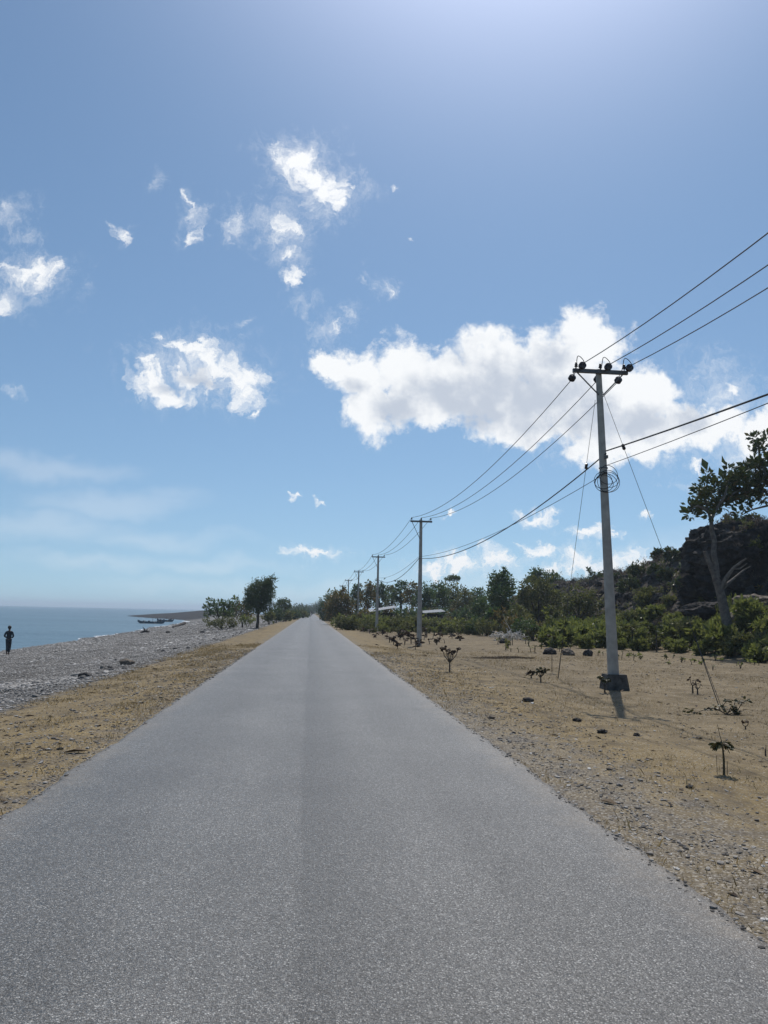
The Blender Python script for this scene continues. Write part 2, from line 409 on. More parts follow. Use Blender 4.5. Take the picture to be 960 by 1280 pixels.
M_rubber = simple('rubber', (.012, .012, .012), (.025, .025, .025), 9, .9, .2)
M_lamp = simple('headlamp_glass', (.5, .5, .48), (.7, .7, .68), 3, .15, .6, bump=0)
M_stem = simple('green_stem', (.06, .055, .03), (.12, .10, .06), 8, .8, .2)

# ------------------------------------------------------------------ setting: ground, road, sea
def spaced(lo, hi, fine_lo, fine_hi, step, grow=1.16):
    a = list(np.arange(fine_lo, fine_hi + step*.5, step)); s = step; v = a[-1]
    while v < hi: s *= grow; v += s; a.append(min(v, hi))
    s = step; v = a[0]; pre = []
    while v > lo: s *= grow; v -= s; pre.append(max(v, lo))
    return np.array(pre[::-1] + a)
gx = spaced(-700, 6500, -24, 36, .33, 1.13); gy = spaced(-60, 7500, 0, 70, .45, 1.06)
gx[np.argmin(np.abs(gx+5))] = -5.0
XX, YY = np.meshgrid(gx, gy); ZZ = gz(XX, YY)
ZZ = np.where(np.abs(XX) < 2.2, np.minimum(ZZ, -.02), ZZ)
nx, ny = len(gx), len(gy); idx = np.arange(nx*ny).reshape(ny, nx)
F = np.stack([idx[:-1, :-1], idx[:-1, 1:], idx[1:, 1:], idx[1:, :-1]], -1).reshape(-1, 4)
g = link('ground', npmesh('ground', np.stack([XX, YY, ZZ], -1).reshape(-1, 3), F, True), M_ground); tag(g, kind='structure')
# road: a slab with crumbling edges
ys = spaced(-30, 620, -2, 40, .12, 1.06); V = []; F = []
for i, y in enumerate(ys):
    k = 1 if y < 60 else .6
    l = -2.36 + k*float(.055*fbm(y*.9, 5.5, 4)) + .05*float(fbm(y*5, 9.5, 3)); r = 2.40 + k*float(.055*fbm(y*.9, 44.5, 4)) + .05*float(fbm(y*5, 66.5, 3))
    for x, z in ((l-.03, -.07), (l, -.006), (l+.06, 0.004), (-1.1, .018), (0, .022), (1.1, .018), (r-.06, .004), (r, -.006), (r+.03, -.07)): V.append((x, y, z))
for i in range(len(ys)-1):
    for k in range(8): F.append((i*9+k, i*9+k+1, i*9+9+k+1, i*9+9+k))
tag(link('road', npmesh('road', V, F, True), M_road), kind='structure')
# sea
sx = spaced(-8000, 40, -40, 0, 4, 1.3); sy = spaced(-300, 9000, 0, 200, 6, 1.25)
SX, SY = np.meshgrid(sx, sy); nx, ny = len(sx), len(sy); idx = np.arange(nx*ny).reshape(ny, nx)
F = np.stack([idx[:-1, :-1], idx[:-1, 1:], idx[1:, 1:], idx[1:, :-1]], -1).reshape(-1, 4)
keep = SX.reshape(-1)[F[:, 0]] < -8
tag(link('sea', npmesh('sea', np.stack([SX, SY, SX*0+SEA], -1).reshape(-1, 3), F[keep], True), M_sea), kind='structure')
# foam line where the small waves break
V = []; F = []
yy = np.arange(20, 215, .5); w0 = fbm(yy*.11, 8.1, 4); w1 = fbm(yy*.6, 2.1, 3)
for i, y in enumerate(yy):
    # waterline position
    xl = np.linspace(shore(y)-3, shore(y)+3, 40); zz = gz(xl, y+xl*0); j = np.argmin(np.abs(zz - (SEA+.03))); x = xl[j]
    w = max(0.02, .45*(w0[i] + .28) + .25*w1[i]) if y < 90 else max(.05, .9*(w0[i]+.35)+.3*w1[i])
    V += [(x+.15, y, SEA+.012), (x-w*.5, y, SEA+.03 + .03*w), (x-w, y, SEA+.006)]
for i in range(len(yy)-1):
    for k in (0, 1): F.append((i*3+k, i*3+k+1, i*3+4+k, i*3+3+k))
tag(link('surf_foam', npmesh('surf_foam', V, F, True), M_foam), 'thin white line of foam where small waves wash the pebble beach', 'foam', kind='stuff')

# ------------------------------------------------------------------ stones, straw, litter
def area_pts(n, fx, fy): 
    x = fx(n); y = fy(n); return x, y
# beach pebbles
OCT_V = np.array([[1, .1, 0], [-.9, 0, .1], [.1, .95, -.1], [0, -1, .05], [.15, -.1, 1], [0, .1, -.9]]); OCT_F = np.array([[0, 2, 4], [2, 1, 4], [1, 3, 4], [3, 0, 4], [2, 0, 5], [1, 2, 5], [3, 1, 5], [0, 3, 5]])
def pebbles(name, label, n, y0, y1, size, grow, pw, BV, BF, xw):
    y = y0 + (rng.random(n)**pw)*(y1 - y0); x = -5.0 - rng.random(n)**.95*xw
    keep = (x > -.62*y - 1) & (x > shore(y) - .3) & (rng.random(n) < sm((-x - 4.6 + fbm(x*.9, y*.9, 3)*1.4)/.9)); x, y = x[keep], y[keep]
    s = np.exp(rng.normal(size=len(x))*.45)*(size + grow*y); s = s*(1 + .6*(fbm(x*.35, y*.2, 3) > .15))
    m = scatter(name, BV, BF, np.stack([x, y, gz(x, y) + s*.2], 1), np.stack([s*1.25, s, s*.5], 1), False)
    tag(link(name, m, M_pebble), label, 'pebbles', kind='stuff')
pebbles('beach_pebbles', 'grey and white pebbles covering the nearer beach beside the sandy verge', 60000, 8, 26, .0075, .0004, 1.2, ICO_V, ICO_F, 13)
pebbles('shore_pebbles', 'fine grey shingle of the middle beach around the walking person', 150000, 24, 75, .009, .00028, 1.25, OCT_V, OCT_F, 18)
pebbles('distant_pebbles', 'grey stones of the far beach beyond the walking person', 50000, 70, 205, .018, .0002, 1.1, OCT_V, OCT_F, 24)
# verge gravel and chips
n = 42000
side = rng.random(n) < .62
y = 1.5 + rng.random(n)**1.5*34
xr = 2.31 + np.abs(rng.normal(size=n))*(.9 + .9*(fbm(y*.3, 1.1, 3)+.5)); xl = -2.30 - np.abs(rng.normal(size=n))*1.5
x = np.where(side, xr, xl)
far = rng.random(n) < .35; x = np.where(far & side, 2.5 + rng.random(n)*16, x)
s = np.exp(rng.normal(size=n)*.55)*.0052; s = np.minimum(s*(1 + .02*y), .035)
zg = np.where(np.abs(x) < 2.42, np.maximum(gz(x, y), .003), gz(x, y)) + s*.3
gr = scatter('gravel', ICO_V, ICO_F, np.stack([x, y, zg], 1), np.stack([s*1.35, s, s*.55], 1), False)
tag(link('verge_gravel', gr, M_gravel), 'small stones and pale chips strewn on both verges along the asphalt', 'gravel', kind='stuff')
# dead grass blades
BL_V = np.array([[-.5, 0, 0], [.5, 0, 0], [.15, .25, .55], [0, .7, 1]]); BL_F = np.array([[0, 1, 2, 3]])
n = 110000
side = rng.random(n) < .60; y = 1.5 + rng.random(n)**1.35*40
x = np.where(side, 2.45 + rng.random(n)**1.4*12, -2.42 - rng.random(n)*2.9)
keep = fbm(x*1.3, y*.8, 4) + .25*(rng.random(n)-.5) > .0; x, y = x[keep], y[keep]
h = np.exp(rng.normal(size=len(x))*.4)*(.024 + .0006*y)
gr = scatter('grass', BL_V, BL_F, np.stack([x, y, gz(x, y)-.002], 1), np.stack([h*.16, h*.9, h], 1), False)
tag(link('dry_grass', gr, M_straw), 'short straw-coloured dead grass on the sandy verges', 'grass', kind='stuff')
# fallen leaves and twiggy bits
LF_V = np.array([[-.5, 0, 0], [0, -.25, .12], [.5, 0, .03], [0, .28, .16]]); LF_F = np.array([[0, 1, 2, 3]])
n = 9500
side = rng.random(n) < .75; y = 2 + rng.random(n)**1.2*42
x = np.where(side, 2.5 + rng.random(n)**.9*18, -2.5 - rng.random(n)*2.8)
s = np.exp(rng.normal(size=n)*.5)*.035
gr = scatter('litter', LF_V, LF_F, np.stack([x, y, gz(x, y)+s*.05], 1), np.stack([s*1.4, s, s*1.2], 1), False)
tag(link('leaf_litter', gr, M_litter), 'dead brown leaves scattered over the sand', 'leaf litter', kind='stuff')

# ------------------------------------------------------------------ foliage
def leaves(blobs, density, size, rosette=0, aspect=.5, shell=.3, up=.3, jitter=.25):
    """blobs: (cx,cy,cz, rx,ry,rz). leaf quads spread through clumps. Local coordinates."""
    P = []; D = []
    for b in blobs:
        c = np.array(b[:3]); r = np.array(b[3:6]); n = int(density*(r[0]*r[1] + r[1]*r[2] + r[0]*r[2])*4) + 8
        ncl = max(3, n//(rosette if rosette else 14))
        d = rng.normal(size=(ncl, 3)); d /= np.linalg.norm(d, axis=1)[:, None]
        rad = (shell + (1-shell)*rng.random(ncl)**.6)*(1 + jitter*rng.normal(size=ncl)*.6)
        cl = c + d*rad[:, None]*r
        k = rng.integers(0, ncl, n)
        spread = (size*1.1 if rosette else np.minimum(r.mean()*.22, size*2.6))
        off = rng.normal(size=(n, 3)); 
        if rosette: off /= np.linalg.norm(off, axis=1)[:, None]; off[:, 2] = off[:, 2]*.85 + .15
        P.append(cl[k] + off*spread*(.7 if rosette else 1)); 
        D.append(off if rosette else rng.normal(size=(n, 3)) + d[k]*.6)
    P = np.concatenate(P); D = np.concatenate(D); n = len(P)
    D[:, 2] += up*0.5; D /= np.linalg.norm(D, axis=1)[:, None] + 1e-9
    A = np.cross(D, rng.normal(size=(n, 3))); A /= np.linalg.norm(A, axis=1)[:, None] + 1e-9
    s = size*np.exp(rng.normal(size=n)*.28)
    a = A*(s*aspect*.5)[:, None]; d = D*s[:, None]; N = np.cross(A, D)*(s*.12)[:, None]
    V = np.stack([P, P + d*.5 + a + N, P + d, P + d*.5 - a + N], 1).reshape(-1, 3)
    F = np.arange(4*n).reshape(n, 4)
    return V, F
def crown_obj(name, blobs, m, parent, density=10, size=.2, **kw):
    V, F = leaves(blobs, density*2.3, size*1.3, **kw); return link(name, npmesh(name, V, F), m, parent)
def px_blobs(lst, Y, base):
    """crown lobes as they stand round distance Y; (px, py, r in px[, ry[, depth offset]])"""
    k = Y/1000.0; out = []
    for q in lst:
        px, py, r = q[:3]; ry = q[3] if len(q) > 3 else r; dy = q[4] if len(q) > 4 else rng.normal()*r*k*.5
        p = at(px, py, Y + dy) - base
        out.append((p.x, p.y, p.z, r*k, r*k*.9, ry*k))
    return out
def limb_tree(t, blobs, trunk_pts, r0, r1, m, limbs=True, name='trunk', n=9):
    mb = MB(); k = len(trunk_pts)
    mb.tube(trunk_pts, [r0 + (r1-r0)*i/(k-1) for i in range(k)], n)
    if limbs:
        top = Vector(trunk_pts[-1])
        for j, b in enumerate(blobs):
            e = Vector(b[:3]); s = Vector(trunk_pts[-1 - (j % 2 if k > 2 else 0)])
            mid = s.lerp(e, .5) + Vector((random.uniform(-.1, .1), random.uniform(-.1, .1), .12))*(e-s).length
            mb.tube([s, mid, e], [r1*.75, r1*.45, r1*.15], 6)
    return mb.build(name, m, t)
def tree(name, label, px, py, Y, blobs, leafm, density=10, size=.2, r0=None, lean=None, group=None, cat='tree', bark=None, z=None, ttop=None, **kw):
    b = at(px, py, Y); b.z = gzf(b.x, b.y) if z is None else z
    t = empty(name, b, label, cat, group)
    bl = px_blobs(blobs, Y, b)
    cz = sum(q[2] for q in bl)/len(bl); cx = sum(q[0] for q in bl)/len(bl)
    h = max(.4, min(q[2]-q[5]*.2 for q in bl)) if ttop is None else ttop
    r0 = r0 or max(.08, h*.05)
    pts = [(0, 0, -.15), (cx*.1 + r0*.3, 0, h*.35), (cx*.35, 0, h*.7), (cx*.7, 0, h)]
    limb_tree(t, bl, pts, r0, r0*.6, bark or M_bark_d)
    crown_obj('crown', bl, leafm, t, density, size, **kw)
    return t
def copy_tree(o, parent=None):
    c = o.copy(); C.objects.link(c)
    if parent is not None: c.parent = parent
    for ch in list(o.children): copy_tree(ch, c)
    return c

# --- left of the road
tree('feathery_tree', 'tall feathery tree leaning to the right, alone in the sand left of the road', 321, 784, 82,
     [(322, 748, 15, 15), (329, 737, 13, 12), (320, 745, 12, 12), (329, 733, 12, 9), (338, 725, 7, 5), (315, 737, 8, 7), (322, 757, 13, 9), (336, 743, 9, 11), (312, 752, 7, 8), (333, 757, 9, 6)],
     L_feather, 42, .17, r0=.17, ttop=2.0, aspect=.3)
tree('dense_tree', 'dark rounded tree touching the feathery tree on its seaward side', 303, 779, 104,
     [(302, 760, 9, 7), (294, 759, 7, 5), (309, 757, 8, 7), (297, 766, 10, 6), (308, 767, 8, 5)], L_rust, 17, .2, r0=.12, ttop=1.0)
tree('beach_tree', 'low spreading tree with flat tufts of leaves nearest the sea', 277, 781, 98,
     [(265, 753, 4, 2), (262, 761, 6, 3), (272, 757, 6, 3), (281, 754, 5, 2.5), (288, 760, 7, 3.5), (270, 766, 8, 3), (284, 768, 9, 3.5), (295, 752, 4, 2), (259, 768, 4, 2)],
     L_dark, 17, .26, r0=.14, ttop=.8, rosette=14)
tree('small_tree', 'small thin-crowned tree beyond the feathery tree, near the road', 354, 776, 135,
     [(354, 753, 7, 5), (349, 756, 6, 4), (360, 755, 5, 4), (355, 760, 8, 3)], L_feather, 13, .24, r0=.12, ttop=1.0)
def bush(name, label, lst, Y, m, density=18, size=.18, group=None, cat='bush', drop=None, **kw):
    cx = sum(q[0] for q in lst)/len(lst); by = max(q[1]+(q[3] if len(q) > 3 else q[2]) for q in lst)
    b = at(cx, by, Y); b.z = gzf(b.x, b.y)
    t = empty(name, b, label, cat, group); bl = px_blobs(lst, Y, b)
    mb = MB()
    for q in bl: mb.tube([(random.uniform(-.1, .1), random.uniform(-.1, .1), -.1), (q[0]*.5, q[1]*.5, q[2]*.5), q[:3]], [.05, .035, .012], 5)
    mb.build('stems', M_bark_d, t); crown_obj('foliage', bl, m, t, density, size, **kw); return t
bush('low_bush', 'wide low brownish bush at the edge of the pebbles under the beach tree', [(262, 779, 7, 4), (274, 779, 10, 4.5), (286, 778, 9, 4.5), (295, 780, 6, 3.5)], 92, L_olive, 26, .16)
bush('pale_bush', 'pale green bush left of the feathery tree trunk', [(305, 775, 8, 3.5), (314, 774, 7, 3.5)], 100, L_bright, 14, .2)
k = 0
hz = [(336, 770, 7, 5, 110), (345, 769, 8, 6, 122), (357, 769, 8, 5, 140), (367, 769, 7, 5, 165), (375, 768, 6, 5, 200), (380, 767, 5, 5, 250)]
for px, py, rx, ry, Y in hz:
    bush('scrub_bush', 'olive scrub bush in the line along the left road edge', [(px, py, rx, ry), (px-3, py+1, rx*.7, ry*.8), (px+4, py, rx*.7, ry*.7)], Y, [L_olive, L_feather][k % 2], 12, .22+.0008*Y, 'scrub bushes lining the left road edge'); k += 1
for i, (px, py, rx, ry, Y) in enumerate([(352, 764, 9, 4, 260), (364, 762, 9, 4, 320), (375, 761, 8, 4.5, 380), (383, 761, 6, 4.5, 430), (389, 761, 6, 5, 520), (395, 761, 6, 5, 560), (402, 758, 7, 7, 480)]):
    tree('far_tree', 'hazy distant tree in the row closing off the end of the road', px, 767, Y, [(px, py, rx, ry), (px-rx*.6, py+2, rx*.6, ry*.8), (px+rx*.6, py+1, rx*.6, ry*.8)], L_feather, 3.2, .55, group='far trees at the end of the road')

# --- right of the road, near to far rows
tree('roadside_tree', 'dense rounded tree with rusty green leaves right beside the road', 424, 785, 108,
     [(424, 752, 13, 12), (415, 760, 10, 12), (433, 757, 10, 10), (420, 770, 12, 9), (434, 770, 9, 8), (426, 743, 8, 6)], L_rust, 22, .22, r0=.2, ttop=1.2)
tree('roadside_tree', 'dark green tree behind the rusty green one, closest to the end of the road', 409, 779, 150,
     [(409, 755, 8, 9), (403, 763, 6, 9), (414, 748, 8, 8), (408, 770, 8, 6)], L_dark, 14, .26, r0=.2, ttop=1.4)
bush('roadside_bush', 'pale leafy bush at the road edge in front of the rusty green tree', [(420, 776, 7, 5), (430, 775, 8, 6), (439, 777, 7, 5)], 90, L_bright, 16, .2)
rowB = [(445, 738, 9, 9, 128), (459, 736, 10, 9, 122), (474, 737, 10, 10, 126), (488, 738, 9, 8, 132), (501, 733, 9, 8, 124), (514, 736, 9, 9, 120)]
for i, (px, py, rx, ry, Y) in enumerate(rowB):
    tree('grove_tree', 'leafy tree in the grove behind the white-roofed shed', px, 776, Y,
         [(px, py, rx*.8, ry*.8), (px-5, py+9, rx*.75, ry*.7), (px+5, py+8, rx*.8, ry*.7), (px, py+18, rx*.8, 5), (px+rx*.5, py-3, rx*.4, ry*.4)],
         [L_dark, L_rust, L_dark, L_olive][i % 4], 13, .26, r0=.2, group='grove trees behind the shed', ttop=2.2)
rowC = [(531, 742, 12, 12, 112), (548, 738, 13, 12, 118), (565, 740, 12, 11, 124), (580, 746, 12, 10, 120), (596, 744, 11, 10, 128)]
for i, (px, py, rx, ry, Y) in enumerate(rowC):
    tree('grove_tree', 'broad dark tree in the row between the second pole and the pointed tree', px, 778, Y,
         [(px, py, rx*.9, ry*.9), (px-7, py+8, rx*.7, ry*.8), (px+6, py+9, rx*.8, ry*.8), (px, py+19, rx, 7)],
         [L_dark, L_dark, L_olive, L_olive, L_dark][i], 13, .26, r0=.2, group='trees in the row right of the second pole', ttop=1.8)
tree('umbrella_tree', 'flat-topped tree rising just above the tree row right of the second pole', 567, 775, 140,
     [(567, 722, 7, 1.6), (572, 723, 5, 1.4), (561, 724, 5, 1.2)], L_dark, 26, .25, r0=.12, ttop=6.2)
tree('pointed_tree', 'tall dark tree with a pointed top, highest of the middle trees', 628, 792, 78,
     [(628, 738, 13, 20), (628, 768, 16, 14), (628, 722, 11, 9), (631, 713, 5, 5), (620, 728, 9, 9), (634, 734, 9, 13), (626, 745, 15, 13), (630, 762, 15, 12), (617, 758, 11, 12), (612, 742, 5, 6)], L_dark, 30, .18, r0=.2, ttop=1.2)
tree('round_tree', 'low round tree left of the pointed tree', 604, 788, 88,
     [(604, 757, 13, 10), (595, 763, 9, 9), (612, 766, 10, 9), (602, 770, 12, 6)], L_dark, 22, .2, r0=.18, ttop=1.0)
tree('broad_tree', 'broad bushy tree right of the pointed tree, in front of the dark hilltop', 672, 793, 74,
     [(662, 738, 13, 12), (680, 740, 15, 13), (695, 750, 12, 13), (655, 752, 11, 14), (674, 758, 17, 14), (690, 768, 14, 10), (662, 770, 14, 9), (672, 729, 10, 7)], L_olive, 24, .19, r0=.22, ttop=1.2)
tree('hilltop_tree', 'dark domed tree on the ridge above the broad bushy tree', 678, 740, 106,
     [(678, 722, 13, 8), (665, 724, 10, 6), (690, 722, 10, 7), (672, 716, 8, 5), (700, 727, 8, 5)], L_dark, 17, .24, r0=.2, ttop=1.0)
tree('hill_tree', 'spreading green tree at the foot of the ridge behind the nearest pole', 722, 795, 66,
     [(712, 748, 13, 10), (728, 744, 14, 9), (742, 752, 13, 10), (720, 760, 14, 9), (735, 765, 13, 8), (707, 762, 10, 9)], L_olive, 17, .19, r0=.2, ttop=1.2)
tree('ridge_tree', 'small thin tree standing on the ridge just left of the nearest pole', 742, 735, 88,
     [(742, 717, 8, 4), (750, 719, 9, 3), (737, 714, 5, 3), (756, 717, 5, 3)], L_feather, 13, .2, r0=.1, ttop=.8)
tree('ridge_tree', 'little bare-looking shrub tree on the ridge right of the nearest pole', 777, 735, 80,
     [(775, 719, 6, 3), (769, 722, 5, 2), (783, 722, 5, 2)], L_scrub, 10, .16, r0=.08, ttop=.6)
tree('pale_shrub', 'yellow-green upright shrub right of the brush pile', 687, 797, 58,
     [(687, 768, 6, 9), (690, 778, 7, 8), (684, 785, 7, 7)], L_bright, 16, .18, r0=.06, ttop=.8, cat='shrub')
bush('olive_bush', 'brownish olive bush between the pointed tree and the broad tree', [(650, 768, 8, 9), (643, 760, 6, 8), (658, 775, 9, 7)], 66, L_olive, 17, .17)
bush('dark_bush', 'dark low bush right of the bleached brush pile', [(655, 782, 9, 7), (668, 783, 10, 7), (678, 786, 8, 6)], 60, L_dark, 20, .15)
bush('olive_bush', 'low olive bush beneath the pointed tree, left of the brush pile', [(607, 785, 9, 6), (617, 784, 9, 7), (626, 786, 7, 5)], 70, L_olive, 15, .17)
bush('olive_bush', 'pale olive bush just right of the second pole in the scrub hedge', [(560, 780, 10, 6), (572, 779, 10, 7), (584, 781, 9, 6)], 74, L_bright, 13, .17)
GB = 'bushes in the thick brush under the pointed and the broad tree'
for i, (px, py, rx, ry, Y) in enumerate([(594, 782, 10, 9, 74), (608, 781, 10, 9, 70), (641, 780, 9, 10, 66), (652, 783, 10, 10, 63), (664, 784, 11, 11, 61), (676, 785, 10, 10, 60), (690, 786, 9, 9, 59), (700, 783, 11, 12, 62), (630, 778, 10, 9, 72), (712, 781, 11, 12, 63), (655, 772, 12, 10, 70)]):
    bush('brush_bush', 'dense dark bush in the thick brush under the pointed and the broad tree', [(px, py, rx, ry), (px-5, py+4, rx*.8, ry*.8), (px+5, py+4, rx*.8, ry*.8), (px, py+8, rx, ry*.5)], Y, [L_dark, L_olive, L_rust][i % 3], 15, .17, GB)
GU = 'dark undergrowth bushes beneath the tree rows'
for i, px in enumerate(list(range(446, 604, 9)) + [612, 624, 640, 705, 720]):
    Y = random.uniform(100, 112) if px < 604 else random.uniform(70, 78)
    bush('undergrowth_bush', 'dark bush in the undergrowth beneath the trees right of the road', [(px, 769, 7, 6), (px+4, 766, 6, 6), (px-4, 772, 6, 5)], Y, [L_dark, L_rust, L_dark][i % 3], 11, .24, GU)
# the hedge of low scrub in front of the far trees: two kinds, copied
def shrub_proto(name, m, label, group, size, dens, nb=5, h=1.0, up=.8, stemm=None, aspect=.45):
    t = empty(name, (0, 0, 0), label, 'shrub', group)
    bl = [(random.uniform(-.55, .55), random.uniform(-.45, .45), random.uniform(.35, .75)*h, random.uniform(.32, .5), random.uniform(.3, .45), random.uniform(.25, .42)*h) for _ in range(nb)]
    mb = MB()
    for q in bl:
        for _ in range(2):
            e = Vector(q[:3]) + Vector((random.uniform(-.2, .2), random.uniform(-.2, .2), random.uniform(0, .35)*h))
            mb.tube([(random.uniform(-.12, .12), random.uniform(-.1, .1), -.05), (e.x*.5, e.y*.5, e.z*.45), e], [.022, .016, .006], 5)
    mb.build('stems', stemm or M_stem, t); crown_obj('foliage', bl, m, t, dens, size, up=up, aspect=aspect); return t
G1 = 'low scrub hedge in front of the far trees'
hA = shrub_proto('scrub_shrub', L_olive, 'low yellowish scrub shrub in the hedge between the road and the shed', G1, .14, 40, h=1.1)
hB = shrub_proto('scrub_shrub', L_bright, 'low yellowish scrub shrub in the hedge between the road and the shed', G1, .15, 30, h=1.0)
spots = []
for px in np.arange(434, 604, 5.0):
    Y = 78 + 6*random.random() + (4 if px > 520 else 0); p = at(px + random.uniform(-2, 2), 785, Y); spots.append((p.x, p.y, random.uniform(.85, 1.45)))
for px in np.arange(455, 600, 11.0):
    p = at(px, 785, 71 + 4*random.random()); spots.append((p.x, p.y, random.uniform(.4, .75)))
for i, (x, y, s) in enumerate(spots):
    o = (hA, hB)[i] if i < 2 else copy_tree((hA, hB)[i % 3 == 0])
    o.location = (x, y, gzf(x, y)); o.rotation_euler.z = random.uniform(0, 6.28); o.scale = (s*1.1, s*1.1, s*random.uniform(.8, 1.1))
# the fresh green thicket below the rocky hillside
G2 = 'leafy green thicket shrubs below the rocky hillside'
LB = 'knee-high leafy green shrub in the thicket below the rocky hillside'
pr = [shrub_proto('thicket_shrub', L_bright, LB, G2, .20, 55, nb=7, h=1.05, up=1.3) for _ in range(3)]
pr.append(shrub_proto('thicket_shrub', L_olive, LB, G2, .15, 55, nb=6, h=.9, up=1.0))
fr = [(690, 812), (712, 812), (740, 813), (770, 814), (800, 815), (830, 817), (855, 818), (880, 821), (905, 824), (930, 827), (955, 829), (980, 832), (1005, 834)]
spots = []
for i, (px, py) in enumerate(fr):
    for row in range(7):
        p = hit(px + random.uniform(-11, 11), py - 1.5)
        k = 1 + row*.065 + random.uniform(-.02, .02)
        x, y = p.x*k + random.uniform(-.4, .4), p.y*k
        if gzf(x, y) > 1.5: continue
        s = random.uniform(.75, 1.15)*(1.0 + (.25 if row > 3 else 0)) * (.62 if row == 0 else 1)
        spots.append((x, y, s))
for i, (x, y, s) in enumerate(spots):
    o = pr[i] if i < 4 else copy_tree(pr[random.choice((0, 1, 2, 0, 1, 2, 3))])
    o.location = (x, y, gzf(x, y) - .02); o.rotation_euler.z = random.uniform(0, 6.28); o.scale = (s*1.05, s*1.05, s)
# scrub and rocks all over the hillside
V = []; F = []
n = 2600; y = 34 + rng.random(n)*95; x = 20 + rng.random(n)*22
keep = gz(x, y) > .5; x, y = x[keep], y[keep]; bl = [(a, b, c+.25, .55, .55, .45) for a, b, c in zip(x, y, gz(x, y))]
Vv, Ff = leaves(bl, 16, .16, aspect=.22, shell=.2, up=.9)
tag(link('hillside_scrub', npmesh('hillside_scrub', Vv, Ff), L_scrub), 'leafless grey-brown scrub covering the rocky hillside', 'scrub', kind='stuff')
n = 520; y = 34 + rng.random(n)*80; x = 20 + rng.random(n)*16
keep = (gz(x, y) > .4) & (fbm(x*.2, y*.2, 3) > -.15); x, y = x[keep], y[keep]; r = .25 + rng.random(len(x))*.5
bl = [(a, b, c+.3*q, q, q, q*.8) for a, b, c, q in zip(x, y, gz(x, y), r)]
Vv, Ff = leaves(bl, 26, .17, shell=.3, up=.6)
tag(link('hillside_greenery', npmesh('hillside_greenery', Vv, Ff), L_olive), 'dull green undergrowth patching the rocky hillside', 'undergrowth', kind='stuff')
n = 2600; y = 34 + rng.random(n)*80; x = 20 + rng.random(n)*20; keep = gz(x, y) > .4; x, y = x[keep], y[keep]
s = np.minimum(np.exp(rng.normal(size=len(x))*.5)*.22, .5)
gr = scatter('rubble', ICO_V, ICO_F, np.stack([x, y, gz(x, y)+s*.2], 1), np.stack([s*1.3, s, s*.9], 1), True)
tag(link('hillside_rubble', gr, M_cliff), 'broken rocks littering the hillside', 'rubble', kind='stuff')
GHS = 'green bushes on the face of the rocky hillside'
for px, py, r_, Y in [(825, 700, 10, 58), (842, 706, 12, 55), (860, 715, 11, 52), (800, 722, 12, 60), (835, 730, 12, 52), (868, 738, 10, 49), (780, 742, 12, 60), (812, 748, 12, 54), (880, 756, 9, 45), (770, 728, 10, 60), (795, 738, 11, 60), (820, 722, 10, 60), (850, 740, 11, 60), (838, 758, 10, 60), (805, 762, 10, 60), (862, 702, 9, 60), (845, 690, 6, 60), (875, 722, 9, 60)]:
    d = ray(px, py); tt = 30.0/d.y
    while tt*d.y < 95 and CAM_H + d.z*tt > gzf(d.x*tt, d.y*tt): tt += .4/d.y
    Yh = tt*d.y
    b = Vector((d.x*tt, Yh, gzf(d.x*tt, Yh)))
    t = empty('hillside_bush', b, 'dull green leafy bush growing on the rocky hillside face', 'bush', GHS)
    k = Yh/1000; bl = [(random.uniform(-.6, .6)*r_*k, random.uniform(-.3, .3), random.uniform(.1, .9)*r_*k, r_*k*.6, r_*k*.5, r_*k*.5) for _ in range(5)]
    MB().tube([(0, 0, -.3), (0, 0, .5), bl[0][:3]], [.06, .05, .02], 6).build('trunk', M_bark_d, t); crown_obj('crown', bl, L_almond if py < 745 else L_olive, t, 30, .2)

# ------------------------------------------------------------------ cliff and boulders
def rock(name, label, c, size, seed, m, sub=4, amp=.3, freq=1.2, rz=0, group=None, cat='rock', **kw):
    o = link(name, rock_mesh(name, size, seed, sub, amp, freq, **kw), m, None, c); o.rotation_euler.z = rz
    return tag(o, label, cat, group)
rock('cliff_rock', 'huge dark rounded rock overhanging the hillside, behind the broken grey tree', (28.0, 50.5, 6.05), (2.8, 2.9, 2.1), 2.3, M_cliff, 6, .24, 1.1, crag=1.9, cat='cliff')
rock('cliff_rock', 'craggy dark cliff running out of the frame to the right of the overhanging rock', (33.8, 50.2, 5.2), (4.8, 3.9, 2.9), 5.1, M_cliff, 6, .3, 1.5, crag=2.0, cat='cliff')
rock('cliff_rock', 'lower dark cliff wall under the overhanging rock', (29.6, 50.8, 3.0), (4.8, 3.2, 2.2), 8.8, M_cliff, 6, .3, 1.6, crag=2.0, cat='cliff')
rock('boulder', 'small round knob of rock on the ridge left of the overhanging rock', Vector((at(838, 697, 74).x, 74, gzf(at(838, 697, 74).x, 74) + .35)), (1.3, 1.1, .9), 3.1, M_cliff, 4, .3, 1.2, crag=.6)
rock('boulder', 'pale rounded boulder on the slope right of the grey tree trunk', at(932, 777, 41), (1.15, .9, .62), 4.4, M_rockb, 5, .2, 1.0, crag=.3)
rock('boulder', 'brown broken boulder above the pale one at the right edge', at(948, 757, 43), (1.5, 1.0, .55), 6.4, M_rockb, 5, .35, 1.4, crag=.8)
rock('boulder', 'dark flat boulder half buried left of the grey tree trunk', at(880, 765, 45), (1.1, .9, .6), 7.4, M_cliff, 5, .3, 1.3, crag=.7)

